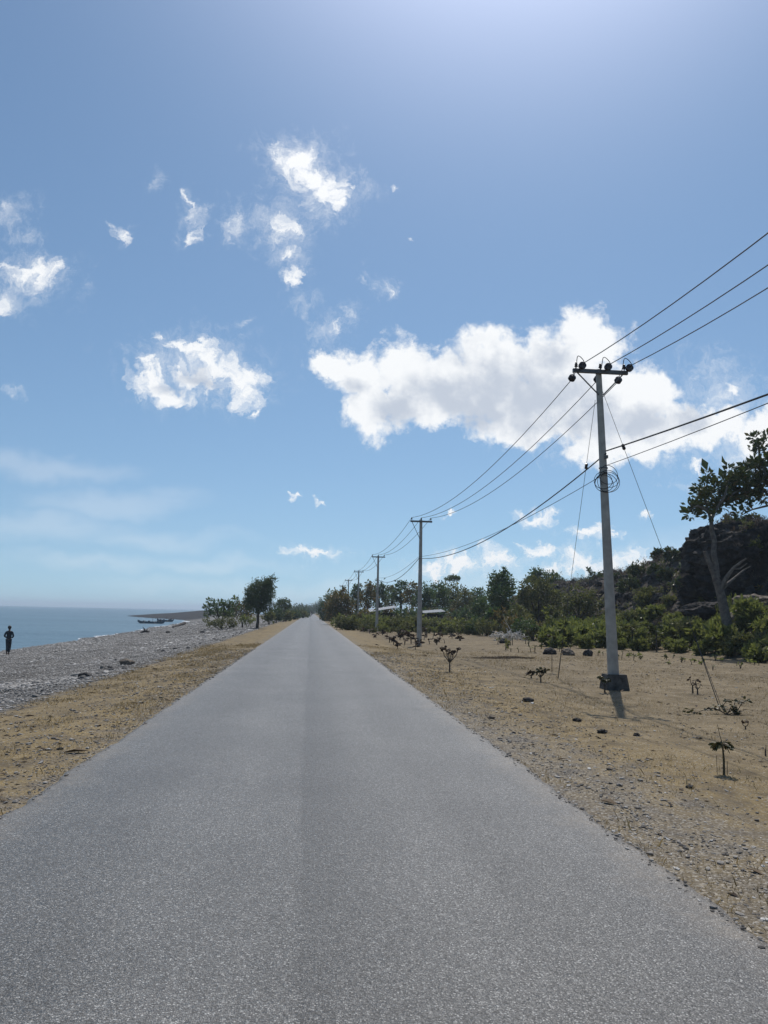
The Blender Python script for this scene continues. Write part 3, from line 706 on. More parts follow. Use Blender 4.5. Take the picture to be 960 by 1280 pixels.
def drape(name, label, m, n, xr, yr, size, dens, r_, cat, zmin=0, aspect=.3, up=1.0):
    dg = bpy.context.evaluated_depsgraph_get(); dg.update(); bl = []
    for _ in range(n):
        x, y = random.uniform(*xr), random.uniform(*yr)
        ok, loc, nor, _i, ob, _m = scene.ray_cast(dg, (x, y, 14), (0, 0, -1))
        if ok and loc.z > zmin and ob.name.startswith(('cliff', 'boulder', 'ground')): q = r_*random.uniform(.5, 1.3); bl.append((x, y, loc.z + q*.25, q, q, q*.7))
    V, F = leaves(bl, dens, size, aspect=aspect, up=up); tag(link(name, npmesh(name, V, F), m), label, cat, kind='stuff')
drape('cliff_grass', 'dry grass and twigs fringing the top of the dark cliffs', L_scrub, 320, (26, 41), (46.5, 54), .26, 34, .32, 'grass', 3.5, .14, 2.2)
drape('cliff_creepers', 'green creepers growing over the dark cliffs and their foot', L_olive, 150, (26.5, 40), (45.5, 53), .2, 30, .4, 'creepers', 1.5, .5, .6)
GF = 'bushes at the foot of the dark cliffs'
for px, py, r_ in [(862, 752, 9), (880, 748, 8), (925, 748, 9), (945, 738, 8), (958, 770, 8), (896, 780, 9), (872, 778, 10), (850, 772, 10), (925, 790, 9), (950, 788, 10), (820, 770, 9), (790, 765, 9)]:
    Y = 43 + (785-py)*.1; k = Y/1000; b = at(px, py + r_, Y); b.z = min(b.z, gzf(b.x, b.y) + .9)
    t = empty('foot_bush', b, 'scrubby bush among the rocks at the foot of the dark cliffs', 'bush', GF)
    bl = [(random.uniform(-.8, .8)*r_*k, random.uniform(-.3, .3), random.uniform(.2, 1.4)*r_*k, r_*k*.55, r_*k*.5, r_*k*.45) for _ in range(5)]
    MB().tube([(0, 0, -.9), (0, 0, .2), bl[0][:3]], [.05, .04, .02], 6).build('trunk', M_bark_d, t); crown_obj('crown', bl, random.choice((L_olive, L_rust, L_almond)), t, 26, .15)
# ------------------------------------------------------------------ the broken broad-leaved tree at right
def right_tree():
    Y = 40.0; b = at(914, 812, Y); b.z = gzf(b.x, b.y) - .05
    t = empty('almond_tree', b, 'pale-trunked broad-leaved tree with a broken limb at the right edge', 'tree')
    L = lambda px, py, dy=0: tuple(at(px, py, Y + dy) - b)
    mb = MB()
    mb.tube([(.05, 0, -.2), L(912, 797), L(908, 775), L(903, 752), L(899, 735), L(894, 722)], [.31, .28, .25, .23, .21, .17], 12)
    mb.tube([L(897, 728), L(890, 712), L(885, 700), L(881, 689)], [.19, .14, .12, .10], 10)       # broken stub
    mb.tube([L(896, 722), L(894, 704), L(892, 690), L(893, 676), L(890, 664), L(889, 650), L(886, 640)], [.18, .155, .14, .125, .115, .10, .085], 10)
    mb.tube([L(900, 738), L(908, 722, -.3), L(916, 711, -.5), L(926, 703, -.7), L(933, 698, -.8)], [.18, .12, .09, .07, .03], 8)
    mb.tube([L(903, 735), L(914, 726, .3), L(928, 714, .5), L(938, 708, .5)], [.12, .08, .05, .02], 7)
    mb.tube([L(916, 711, -.5), L(925, 711, -.6), L(934, 704, -.6)], [.06, .04, .015], 6)
    for q in ([(889, 650), (897, 632), (915, 618), (935, 606), (958, 596)], [(886, 640), (872, 632), (862, 637)], [(887, 642), (880, 622), (884, 602)],
              [(893, 640), (905, 622), (912, 600), (920, 590)], [(985, 640), (960, 632), (940, 637), (925, 645)], [(958, 596), (950, 575), (947, 556)],
              [(985, 640), (968, 622), (950, 612), (935, 620)], [(1040, 690), (1010, 655), (985, 640), (965, 615), (955, 590)]):
        mb.tube([L(x, y, random.uniform(-.5, .5)) for x, y in q], [.085*(1 - .78*i/(len(q)-1)) for i in range(len(q))], 7)
    mb.build('trunk', M_bark, t)
    bl = [(869, 634, 10, 7), (862, 644, 5, 4), (880, 618, 9, 8), (890, 632, 9, 7), (880, 603, 4, 3), (884, 594, 5, 3.5), (875, 611, 4, 4), (898, 612, 10, 9), (912, 604, 11, 9), (905, 628, 10, 7),
          (925, 596, 10, 8), (922, 618, 9, 8), (938, 586, 10, 7), (950, 580, 9, 7), (942, 604, 12, 9), (958, 600, 11, 11), (948, 561, 7, 5.5), (944, 547, 6, 3.5), (957, 548, 6, 5), (935, 618, 9, 5),
          (925, 641, 5, 4), (933, 632, 5, 4), (975, 585, 13, 12), (980, 610, 14, 12), (1000, 590, 16, 16), (1010, 620, 18, 14), (985, 560, 12, 10), (952, 622, 9, 4), (890, 645, 4, 3), (912, 588, 4, 3)]
    crown_obj('crown', px_blobs([(*q, rng.normal()*.7) for q in bl], Y, b), L_almond, t, 52, .20, rosette=16, aspect=.5, shell=.25, up=.5)
right_tree()

# ------------------------------------------------------------------ poles, insulators, wires
def top_z(p): return p
def pin(parent, loc, s=1.0):
    i = MB().lathe([(.012, 0), (.012, .05), (.045, .055), (.05, .075), (.028, .09), (.04, .10), (.043, .12), (.024, .135), (.032, .145), (.03, .17), (.012, .185)], loc, 12).build('pin_insulator', M_insul, parent)
    i.scale = (1, 1, 1); return i
BASE = hit(768, 862)
def pole(name, label, base, height, arm_w, near=False, lean=0.0, arm_n=3):
    t = empty(name, base, label, 'utility pole', 'concrete utility poles along the right side of the road')
    rb, rt = (.150, .078) if near else (.15, .085)
    MB().tube([(lean*k/8, 0, -.2 + (height+.2)*k/8) if k else (0, 0, -.2) for k in range(9)], [rb + (rt-rb)*k/8 for k in range(9)], 18).build('shaft', M_conc, t)
    X = lambda z: lean*z/height
    za = height - .10
    MB().box((X(za), -.13, za), (arm_w, .085, .10)).build('crossarm', M_steel, t, False)
    bz = height - (.72 if near else 1.15)
    sides = (-1, 1) if near else (-1,)
    for s in sides:
        MB().tube([(X(za)+s*arm_w*.42, -.11, za-.04), (X(bz)+s*.06, -.09, bz)], .018, 6).build('brace', M_steel, t)
    for i in (-1, 0, 1):
        pin(t, Vector((X(za)+i*arm_w*.44, -.13, za+.05)))
    return t, X, za
Hn = at(748, 462, BASE.y).z - BASE.z
leann = at(748, 462, BASE.y).x - BASE.x
near_t, Xn, zan = pole('utility_pole', 'nearest tall concrete pole on a dark block, with steel crossarm and a coil of cable', BASE, Hn, 1.50, True, leann)
MB().box((0, 0, .17), (.62, .55, .44), taper=.80).build('base_block', M_block, near_t, False)
bev = near_t.children[-1].modifiers.new('b', 'BEVEL'); bev.width = .015
# strain insulators front and back, jumper loops
ends_f, ends_b = [], []
dirf = Vector((.02, -1, .22)).normalized(); dirb = Vector((-.10, 1, -.42)).normalized()
for i in (-1, 0, 1):
    c = Vector((Xn(zan) + i*.64 + (.06 if i == 0 else 0), -.13, zan))
    for d, y0, lst, off in ((dirf, -.05, ends_f, .06), (dirb, .05, ends_b, -.04)):
        s = c + Vector((off, y0, .02 if y0 < 0 else -.06)); q = d.to_track_quat('Z', 'Y').to_matrix()
        prof = [(.012, 0), (.012, .12), (.03, .13), (.095, .15), (.10, .17), (.05, .185), (.03, .2), (.095, .22), (.10, .24), (.05, .255), (.02, .27), (.012, .36)]
        MB().lathe(prof, s, 16, q).build('strain_insulator', M_insul, near_t)
        lst.append(s + d*.36)
    a, b_ = ends_f[-1], ends_b[-1]
    pts = []
    for k in range(25):
        u = k/24; p = a.lerp(b_, u); p.z += .34*math.sin(math.pi*u)**.75 + .05*math.sin(2*math.pi*u); p.x -= .05*math.sin(2*math.pi*u); pts.append(p)
    MB().tube(pts, .010, 6).build('jumper_wire', M_cable, near_t)
# coil of spare cable strapped to the shaft
mb = MB()
zc = at(757, 600, BASE.y).z - BASE.z
for k in range(6):
    r = .24 + .08*random.random(); ox, oz = random.uniform(-.14, .16), random.uniform(-.12, .12); tilt = random.uniform(-.3, .3)
    cp = Vector((Xn(zc)+ox+.02, -.17 + .015*k, zc+oz))
    mb.tube([cp + Vector((r*math.cos(a), .03*math.sin(2*a), r*math.sin(a)*(.9+.1*math.sin(k)))) for a in [tilt + 2*math.pi*j/26 for j in range(27)]], .008, 5, False)
mb.build('cable_coil', M_cable, near_t)
MB().lathe([(.118, 0), (.118, .03)], (Xn(zc+.3), 0, zc+.3), 16).build('clamp_band', M_steel, near_t)
MB().box((Xn(5.0), -.15, at(740, 572, BASE.y).z - BASE.z), (.06, .12, .08)).build('cable_bracket', M_steel, near_t, False)

far_poles = []
data = [(524, 797, 650, 47, 1.30, 'second pole from the camera, its foot among low plants in the sand'),
        (471, 781, 695, 77, 1.30, 'third pole, standing in front of the white-roofed shed'),
        (447, 776, 714, 108, 1.30, 'fourth pole, rising between the roadside tree and the grove'),
        (434.5, 772, 725, 140, 1.30, 'fifth pole, only its top showing above the roadside tree'),
        (427, 770, 732, 172, 1.30, 'sixth and farthest pole, barely showing above the roadside trees')]
for px, pb, pt, Y, w, lab in data:
    b = at(px, pb, Y); b.z = gzf(b.x, b.y); top = at(px, pt, Y)
    p, Xf, za = pole('utility_pole', lab, b, top.z - b.z, w, False, top.x*0)
    far_poles.append((b, top.z - b.z, za, w))
def span(a, b, sag, n=24): 
    return [a.lerp(b, k/n) - Vector((0, 0, 4*sag*(k/n)*(1-k/n))) for k in range(n+1)]
cn = ['left', 'middle', 'right']
for i in (-1, 0, 1):
    a = BASE + ends_f[i+1]
    e = Vector((a.x + .0 + i*.02, -13, a.z + .02))
    e.x = 6.75 + i*.62
    tag(MB().tube(span(a, e, 1.0), .011, 6).build('power_line', M_alu), cn[i+1] + ' of the three upper wires running from the nearest pole to the top right', 'wire', 'upper wires from the nearest pole towards the viewer')
    pts = []; a = BASE + ends_b[i+1]
    for b, H, za, w in far_poles:
        e = b + Vector((i*w*.44, -.13, za + .22)); pts += span(a, e, .78 if not pts else .55)[(1 if pts else 0):]; a = e
    tag(MB().tube(pts, [.011 + .00007*max(0, p.y-30) for p in pts], 6).build('power_line', M_alu), cn[i+1] + ' of the three upper wires sagging from the nearest pole to the far poles', 'wire', 'upper wires along the far poles')
# telecom cables
def zat(px, py): return at(px, py, BASE.y).z
for nm, lab, py_l, py_r, zsec, sg, r, ex in (('telecom_cable', 'thick black cable, the upper of two lower cables strung on the poles', 568, 565, 698, .70, .017, (960, 505, 11.6)),
                                      ('telecom_cable', 'thin black cable, the lower of two lower cables strung on the poles', 592, 583, 696, .38, .008, (960, 508, 11.7))):
    a = Vector((BASE.x + Xn(4.8) - .02, BASE.y-.19, zat(745, py_r)))
    q = at(*ex); v = (q - a); e = a + v*2.6; e.z = a.z + (q.z-a.z)*1.9
    tag(MB().tube([a] + [a.lerp(e, k/10) - Vector((0, 0, .12*4*(k/10)*(1-k/10)*(1 if nm else 1))) for k in range(1, 11)], r, 6).build(nm, M_cable), lab.split(',')[0] + ' running right from the nearest pole', 'cable', 'lower cables')
    a2 = Vector((a.x, a.y + .02, zat(745, py_l))); pts = []
    for j, (b, H, za, w) in enumerate(far_poles[:3]):
        e2 = b + Vector((-.1, -.12, at(524, zsec, 47).z - far_poles[0][0].z - j*.05)); pts += span(a2, e2, sg*1.15)[(1 if pts else 0):]; a2 = e2
    tag(MB().tube(pts, [r + .00006*max(0, p.y-30) for p in pts], 6).build(nm, M_cable), lab.split(',')[0] + ' sagging from the nearest pole to the second', 'cable', 'lower cables')
# guy wires with their insulators, anchored in the sand
for (gx_, gy_), (ix, iy), (sx_, sy_), lab in (((697, 848), (730, 583), (744, 500), 'left guy wire staying the nearest pole, anchored in the sand behind it'),
                                   ((903, 887), (775, 559), (752, 486), 'right guy wire staying the nearest pole, anchored beside the creeping plant')):
    g = hit(gx_, gy_); s = at(sx_, sy_, BASE.y)
    t = empty('guy_wire', g, lab, 'guy wire')
    d = s - g; t0 = None
    # insulator where the sight line passes closest
    best = min((k/200 for k in range(1, 200)), key=lambda u: abs((cm.to_3x3().transposed() @ (g + d*u - Vector((0, 0, CAM_H)))).y / -(cm.to_3x3().transposed() @ (g + d*u - Vector((0, 0, CAM_H)))).z*1000 - (640-iy)))
    MB().tube([Vector((0, 0, 0)), d], .006, 5).build('stay_wire', M_alu, t)
    q = d.to_track_quat('Z', 'Y').to_matrix()
    MB().lathe([(.012, -.08), (.04, -.07), (.045, -.02), (.03, 0), (.045, .02), (.04, .07), (.012, .08)], d*best, 10, q).build('stay_insulator', M_insul, t)
    MB().tube([Vector((0, 0, -.15)), d*.20], .009, 6).build('anchor_rod', M_black, t)

# ------------------------------------------------------------------ ground rocks and small plants
for px, py, w, lab in ((721, 902, 7, 'dark jagged rock, leftmost of three lying in the sand before the nearest pole'), (753, 917, 8, 'flat dark rock, middle of three lying in the sand before the nearest pole'),
                       (796, 920, 6, 'dark upright rock, rightmost of three lying in the sand before the nearest pole')):
    p = hit(px, py); s = w*.01*p.y/10*.62
    rock('rock', lab, p + Vector((0, 0, s*.35)), (s*1.15, s*.8, s*.62), px*.37, M_rockd, 4, .5, 1.5, crag=.6)
for px, py, w, h_, lab, m in ((687, 818, 10, 7, 'dark brown boulder with a second lump, leftmost of three at the thicket edge', M_rockd), (710, 819, 10, 7, 'brown rounded boulder, middle of three at the thicket edge', M_rockb),
                            (735, 820, 7, 7, 'small grey boulder just left of the nearest pole', M_rockd), (629, 804, 6, 5, 'dark boulder at the foot of the bleached brush pile', M_rockd), (680, 803, 8, 6, 'dark boulder behind the three thicket-edge boulders', M_rockd)):
    p = hit(px, py); k = p.y/1000
    rock('boulder', lab, p + Vector((0, 0, h_*k*.35)), (w*k*.85, w*k*.7, h_*k*.8), px*.31, m, 4, .3, 1.3, crag=.5)
for px, py, w, lab in ((614, 898, 5, 'flat brown stone at the right road edge'), (762, 962, 4, 'grey chip of stone in the gravel right of the road'), (660, 877, 7, 'flat dark stone lying on the sand between road and pole'),
                       (862, 985, 5, 'small dark stone below the umbrella-shaped seedling'), (921, 893, 4, 'small round black stone beside the creeping plant'), (158, 831, 9, 'largest grey boulder on the pebble beach'),
                       (107, 847, 8, 'dark lump of rock on the pebbles, left of the largest boulder'), (253, 791, 3, 'black stone on the far beach below the wide low bush'), (210, 791, 3, 'small dark stone on the far beach near the driftwood'),
                       (75, 937, 4, 'dark stone in the sandy verge at the left'), (152, 936, 3, 'small brown stone in the left verge near the asphalt')):
    p = hit(px, py); k = p.y/1000
    rock('stone', lab, p + Vector((0, 0, w*k*.25)), (w*k, w*k*.8, w*k*.5), px*.17, M_rockd if px not in (614, 762, 158) else M_rockb, 3, .35, 1.3)
for i in range(46):                        # loose larger stones along the upper beach
    y_ = random.uniform(13, 70); x_ = -5.3 - abs(random.gauss(0, 1.4)); s = random.uniform(.04, .11)
    if x_ < -.6*y_: continue
    rock('stone', 'loose grey stone along the upper edge of the pebble beach', Vector((x_, y_, gzf(x_, y_)+s*.3)), (s*1.2, s, s*.7), i*1.7, M_rockg, 3, .35, 1.3, rz=i, group='loose stones along the upper edge of the beach')
def leafcard(mb, p, d, L, w):
    d = d.normalized(); a = d.cross(Vector((0, 0, 1))); a = a.normalized() if a.length > .01 else Vector((1, 0, 0)); n = a.cross(d); rl = random.uniform(-1.3, 1.3); a = a*math.cos(rl) + n*math.sin(rl); n = a.cross(d)
    mb.poly([p, p + d*L*.3 + a*w*.5 - n*w*.1, p + d*L*.75 + a*w*.4 - n*w*.05 - Vector((0, 0, L*.08)), p + d*L - Vector((0, 0, L*.22)), p + d*L*.75 - a*w*.4 - n*w*.05 - Vector((0, 0, L*.08)), p + d*L*.3 - a*w*.5 - n*w*.1])
# umbrella-shaped seedling
p = hit(905, 969); t = empty('seedling', p, 'umbrella-shaped seedling with drooping leaves on a single stem, lower right', 'plant')
k = p.y/1000; H = 40*k
mb = MB(); mb.tube([(0, 0, -.03), (.004, 0, H*.5), (-.01, 0, H)], [3.4*k/2, 2.6*k/2, 2*k/2], 8); mb.tube([(.05, .02, -.02), (.055, .02, H*.42)], .004, 5); mb.tube([(-.07, .02, -.02), (-.075, .02, H*.6)], .003, 5)
mb.tube([(-.012, 0, H), (-.03, .02, H*1.25), (-.05, .02, H*1.55)], [.005, .004, .003], 5); mb.build('stem', M_stem, t)
mb = MB()
for j in range(95):
    a = j*2.399; e = random.uniform(-1.3, .25); d = Vector((math.cos(a), math.sin(a), e)); L = random.uniform(.045, .075)*(k/.0085)
    rr = random.uniform(.01, .10); s0 = Vector((math.cos(a)*rr - .01, math.sin(a)*rr, H*1.02 - rr*rr*5)); leafcard(mb, s0, d, L, L*.5)
mb.build('leaves', L_sapling, t, False)
# creeping plant by the guy anchor
p = hit(908, 893); t = empty('creeping_plant', p, 'creeping leafy plant sprawling at the foot of the right guy wire', 'plant'); k = p.y/1000
mb = MB(); lm = MB()
for q in ([(0, 0, 0), (-12, 0, 7), (-25, 0, 6), (-38, 0, 1), (-50, 0, 3)], [(0, 0, 0), (5, 0, 10), (10, 0, 5)], [(0, 0, 0), (12, 0, 4), (19, 0, 15), (26, 0, 18)], [(0, 0, 0), (-4, 0, 9), (2, 0, 17)], [(0, 0, 0), (9, 0, 7), (13, 0, 17)]):
    pts = [Vector((a*k, random.uniform(-.1, .1), c*k)) for a, _, c in q]; mb.tube(pts, [.011 - .0018*i for i in range(len(pts))], 5)
    for s0 in pts[1:]:
        for _ in range(8): leafcard(lm, s0 + Vector((random.gauss(0, .03), random.gauss(0, .03), random.gauss(0, .02))), Vector((random.gauss(0, 1), random.gauss(0, 1), random.uniform(-.1, .5))), random.uniform(.06, .10), .05)
for _ in range(22):
    leafcard(lm, Vector((random.gauss(0, .12), random.gauss(0, .1), random.uniform(.03, .16))), Vector((random.gauss(0, 1), random.gauss(0, 1), .3)), .08, .04)
mb.build('stem', M_bark_d, t); lm.build('leaves', L_sapling, t, False)
# branching twig plants
def twig_plant(name, label, px, py, hp, spread, tips, group=None, rust=True, leafs=3, th=1.0):
    p = hit(px, py); k = p.y/1000; t = empty(name, p, label, 'plant', group)
    mb = MB(); lm = MB(); H = hp*k; f = Vector((0, 0, H*.38))
    mb.tube([(0, 0, -.03), f], [1.1*k*th, .8*k*th], 6)
    for j in range(tips):
        u = (j/(max(1, tips-1)) - .5)*2 if tips > 1 else .2
        e = Vector((u*spread*k + random.uniform(-1, 1)*k, random.uniform(-.5, .5)*spread*k, H*random.uniform(.75, 1.0)))
        m_ = f.lerp(e, .55) + Vector((u*spread*.15*k, 0, -.02)); mb.tube([f, m_, e], [.7*k*th, .5*k*th, .3*k*th], 5)
        for _ in range(leafs*3): leafcard(lm, e + Vector((random.gauss(0, .9), random.gauss(0, .9), random.gauss(0, .7)))*k, Vector((random.gauss(0, 1), random.gauss(0, 1), random.uniform(-.6, .6))), 4.5*k, 3.4*k)
    mb.build('stem', M_bark_d, t); 
    if leafs: lm.build('leaves', L_wither if rust else L_sapling, t, False)
    return t
twig_plant('twig_plant', 'forked twig plant with rusty leaves, alone in the sand right of the road', 562, 840, 30, 10, 6)
twig_plant('twig_plant', 'small leafy seedling between the road and the nearest pole', 676, 853, 17, 5, 5, rust=False, leafs=4)
twig_plant('twig_plant', 'tiny rusty seedling just left of the small leafy seedling', 664, 848, 9, 4, 3)
twig_plant('twig_plant', 'thin leafless twig standing near the right guy wire', 866, 866, 22, 4, 2, leafs=1)
twig_plant('twig_plant', 'short forked twig with a few leaves above the creeping plant', 872, 868, 17, 5, 3, leafs=1)
twig_plant('twig_plant', 'leafy shoot growing against the base block of the nearest pole', 756, 866, 20, 4, 3, rust=False, leafs=4)
twig_plant('twig_plant', 'twig with curled leaves right of the creeping plant', 932, 912, 10, 4, 2, leafs=1)
twig_plant('twig_plant', 'bare stick standing at the right edge of the frame', 957, 945, 18, 1, 1, leafs=0)
twig_plant('twig_plant', 'tall thin stalk behind the left guy wire anchor', 690, 840, 54, 3, 2, leafs=3, th=.4, rust=False)
def sprout(name, label, px, py, hp, group, m, stems=3, leafs=3, ls=4.0):
    p = hit(px, py); k = p.y/1000; t = empty(name, p, label, 'plant', group); mb = MB(); lm = MB()
    for j in range(random.randint(1, stems)):
        H = hp*k*random.uniform(.5, 1.0); a = random.uniform(0, 6.28); l = random.uniform(.05, .45)*H
        pts = [Vector((0, 0, -.02)), Vector((math.cos(a)*l*.3, math.sin(a)*l*.3, H*.5)), Vector((math.cos(a)*l, math.sin(a)*l, H))]
        mb.tube(pts, [.5*k, .4*k, .2*k], 5)
        for q in range(random.randint(1, leafs*2)):
            s0 = pts[1].lerp(pts[2], random.random()); leafcard(lm, s0, Vector((random.gauss(0, 1), random.gauss(0, 1), random.uniform(-.3, .9))), ls*k*random.uniform(.6, 1.3), ls*.5*k)
    mb.build('stem', M_bark_d, t); lm.build('leaves', m, t, False); t.rotation_euler.z = random.uniform(0, 6)
for i, (px, py, hp) in enumerate([(492, 806, 9), (500, 800, 8), (506, 806, 10), (514, 805, 12), (519, 803, 8), (530, 800, 9), (484, 797, 8), (478, 794, 6), (541, 798, 8), (462, 792, 6), (537, 805, 8), (550, 797, 6), (470, 797, 6), (556, 804, 6), (497, 811, 9), (524, 808, 9), (510, 797, 7), (534, 795, 8), (546, 806, 7), (487, 803, 7), (503, 793, 6), (455, 790, 5), (528, 792, 8), (519, 812, 8), (565, 798, 6), (575, 801, 6)]):
    sprout('sprout', 'small dark twiggy sprout in the sand around the second pole', px, py, hp*1.25, 'twiggy sprouts around the second pole', L_wither, 4, 5, 5.5)
for i in range(22):
    px = random.uniform(622, 730); sprout('sprout', 'thin upright green sprout in front of the brush pile', px, 809 + random.uniform(-5, 7), random.uniform(6, 14), 'green sprouts in front of the brush pile', L_olive, 3)
# little sprouts along the thicket edge
for i in range(34):
    px = random.uniform(745, 968); sprout('sprout', 'little green sprout at the sandy edge of the thicket', px, 818 + (px-755)*.055 + random.expovariate(.25), random.uniform(3, 10), 'little sprouts along the thicket edge', random.choice((L_olive, L_bright)), 3)
# brush pile of bleached branches
p = hit(637, 801); t = empty('brush_pile', p, 'tangled pile of bleached dead branches on the sand left of the broad tree', 'brush pile'); k = p.y/1000
mb = MB()
for j in range(110):
    a = random.uniform(0, 6.28); r = random.uniform(0, 15)*k; s0 = Vector((math.cos(a)*r*1.3, math.sin(a)*r*.6, random.uniform(0, 9)*k))
    b = random.gauss(0, 1); L = random.uniform(5, 13)*k; d = Vector((math.cos(a)*.8 + random.gauss(0, .5), random.gauss(0, .6), random.uniform(-.1, .9))).normalized()
    m_ = s0 + d*L*.5 + Vector((random.gauss(0, 1), random.gauss(0, 1), random.gauss(0, 1)))*L*.12; e = s0 + d*L + Vector((0, 0, -L*.25)); e.z = max(e.z, .02)
    mb.tube([s0, m_, e], [.034, .026, .012], 5)
mb.tube([(5*k, 0, 4*k), (1*k, 0, 14*k), (-6*k, 0, 26*k), (-8*k, 0, 33*k)], [.03, .025, .016, .006], 6)
mb.tube([(-3*k, 0, 20*k), (-8*k, 0, 23*k)], [.014, .006], 5)
mb.build('branches', M_dead, t)
# dark leaf bits laid on the sand in place of a shadow streak
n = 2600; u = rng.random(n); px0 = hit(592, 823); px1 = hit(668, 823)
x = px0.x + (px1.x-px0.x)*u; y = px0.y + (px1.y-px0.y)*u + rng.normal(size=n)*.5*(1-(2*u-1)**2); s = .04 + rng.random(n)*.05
gr = scatter('shadow_streak', LF_V, LF_F, np.stack([x, y, gz(x, y)+.02], 1), np.stack([s*1.6, s, s*1.6], 1), False)
tag(link('shadow_streak_leaves', gr, M_litter), 'dark streak of leaf bits standing in for a shadow across the sand beyond the twig plant', 'shadow_streak', kind='stuff')

# ------------------------------------------------------------------ sheds
def shed(label, px0, px1, ytop, ybot, Y, roof_h, wall=True):
    a = at(px0, ytop, Y); b = at(px1, ytop, Y); base = at((px0+px1)/2, 778, Y); base.z = gzf(base.x, base.y)
    t = empty('shed', base, label, 'shed'); w = b.x - a.x; z1 = a.z - base.z; z0 = at(px0, ybot, Y).z - base.z
    rf = MB(); n = 26; V = []
    for i in range(n+1):
        x = -w/2 - .2 + (w+.4)*i/n; zz = z0 + (z1-z0)*i/n; dz = .02*math.cos(i*math.pi)
        V += [(x, -1.5, zz-.10+dz), (x, 1.7, zz+.16+dz), (x, 1.7, zz+.19+dz), (x, -1.5, zz-.07+dz)]
    for i in range(n):
        b0 = i*4
        rf.f += [[b0, b0+1, b0+5, b0+4], [b0+2, b0+3, b0+7, b0+6], [b0+3, b0, b0+4, b0+7], [b0+1, b0+2, b0+6, b0+5]]
    rf.v = V; rf.f += [[0, 3, 2, 1], [n*4, n*4+1, n*4+2, n*4+3]]; rf.build('roof', M_roof, t, False)
    z0 -= .15
    MB().box((0, 1.5, z0/2), (w, .12, z0)).build('back_wall', M_wallw, t, False)
    for s in (-1, 1):
        MB().box((s*(w/2-.06), .1, z0*.47), (.1, 2.8, z0*.94)).build('side_wall', M_wallw, t, False)
        MB().tube([(s*(w/2-.15), -1.5, -.1), (s*(w/2-.15), -1.5, z0)], .07, 8).build('post', M_bark_d, t)
    MB().box((-w*.12, -1.35, z0*.42), (w*.62, .08, z0*.84)).build('front_wall', M_wallw, t, False)
    MB().box((w*.33, -1.34, z0*.40), (w*.24, .06, z0*.80)).build('door', M_bark_d, t, False)
shed('open shed with a bright white sheet roof behind the third pole', 463, 492, 758, 764, 98, 1)
shed('dark shed with a thin pale roof edge right of the second pole', 529, 552, 763, 765.5, 96, 1)

# ------------------------------------------------------------------ boats, driftwood
def boat(label, px0, px1, Y, tall_stern=True):
    a = at(px0, 778, Y); b = at(px1, 778, Y); L = b.x - a.x; c = Vector(((a.x+b.x)/2, Y, SEA))
    t = empty('outrigger_boat', c, label, 'boat', 'wooden boats afloat near the beach')
    mb = MB(); n = 20; m = 8
    for i in range(n+1):
        u = i/n; x = -L/2 + L*u; w = .36*math.sin(math.pi*min(1, max(0, .06+u*.90)))**.6; keel = -.25 + .55*abs(2*u-1)**4; sheer = .40 + .38*max(0, .25-u)*4*max(0, .25-u)*4*.9 + .34*(max(0, u-.85)/.15)**2
        for k in range(m+1):
            an = math.pi*k/m; mb.v.append((x, -w*math.cos(an), sheer - (sheer-keel)*math.sin(an)**.8))
        mb.v.append((x, w*.78, sheer-.06)); mb.v.append((x, 0, sheer-.16)); mb.v.append((x, -w*.78, sheer-.06))
    q = m+4
    for i in range(n):
        for k in range(q): mb.f.append([i*q+k, i*q+(k+1) % q, (i+1)*q+(k+1) % q, (i+1)*q+k])
    mb.f += [list(range(q))[::-1], [n*q+k for k in range(q)]]
    mb.build('hull', M_hull, t)
    for s in (-1, 1):
        MB().tube([(-L*.33, s*1.7, .02), (0, s*1.75, -.02), (L*.30, s*1.7, .04)], .06, 7).build('outrigger_float', M_boatw, t)
    for u in (-.22, .18):
        MB().tube([(L*u, -1.7, .06), (L*u, -.8, .5), (L*u, 0, .56), (L*u, .8, .5), (L*u, 1.7, .06)], .035, 6).build('crossbeam', M_boatw, t)
    MB().box((L*.34, 0, .52), (.34, .26, .42)).tube([(L*.36, 0, .5), (L*.44, 0, .1), (L*.46, 0, -.2)], .04, 6).build('outboard_motor', M_black, t, False)
    MB().tube([(L*.05, 0, .2), (L*.05, 0, 1.25)], .03, 6).tube([(L*.05, 0, 1.2), (L*.18, 0, 1.0)], .02, 5).build('mast', M_boatw, t)
    for u in (-.28, -.08, .25): MB().box((L*u, 0, .46), (.42, .5, .22), taper=.7).build('cargo', M_black, t, False)
    return t
boat('long dark wooden boat with a raised bow, the nearer of two off the beach', 172, 206, 172)
boat('shorter dark boat mostly behind the nearer one, off the beach', 196, 217, 200)
p = hit(181, 791); t = empty('driftwood', p, 'branched grey driftwood stump on the beach near the boats', 'driftwood'); k = p.y/1000
mb = MB(); mb.tube([(-5*k, 0, .02), (0, 0, .2), (6*k, 0, .1)], [.09, .14, .06], 7); mb.tube([(0, 0, .15), (-1*k, 0, 5*k), (-3*k, 0, 7*k)], [.09, .06, .02], 6); mb.tube([(0, 0, .15), (3*k, 0, 4*k)], [.07, .03], 6); mb.build('driftwood_branches', M_bark_d, t)
a = hit(216, 785); b = hit(231, 780.5)
tag(MB().tube([a + Vector((0, 0, .15)), a.lerp(b, .5) + Vector((0, 0, .22)), b + Vector((0, 0, .3))], [.14, .22, .26], 8).build('driftwood_log', M_bark_d), 'long dark log lying at the waterline beyond the driftwood stump', 'log')
GR = 'dark rocks at the tip of the headland'
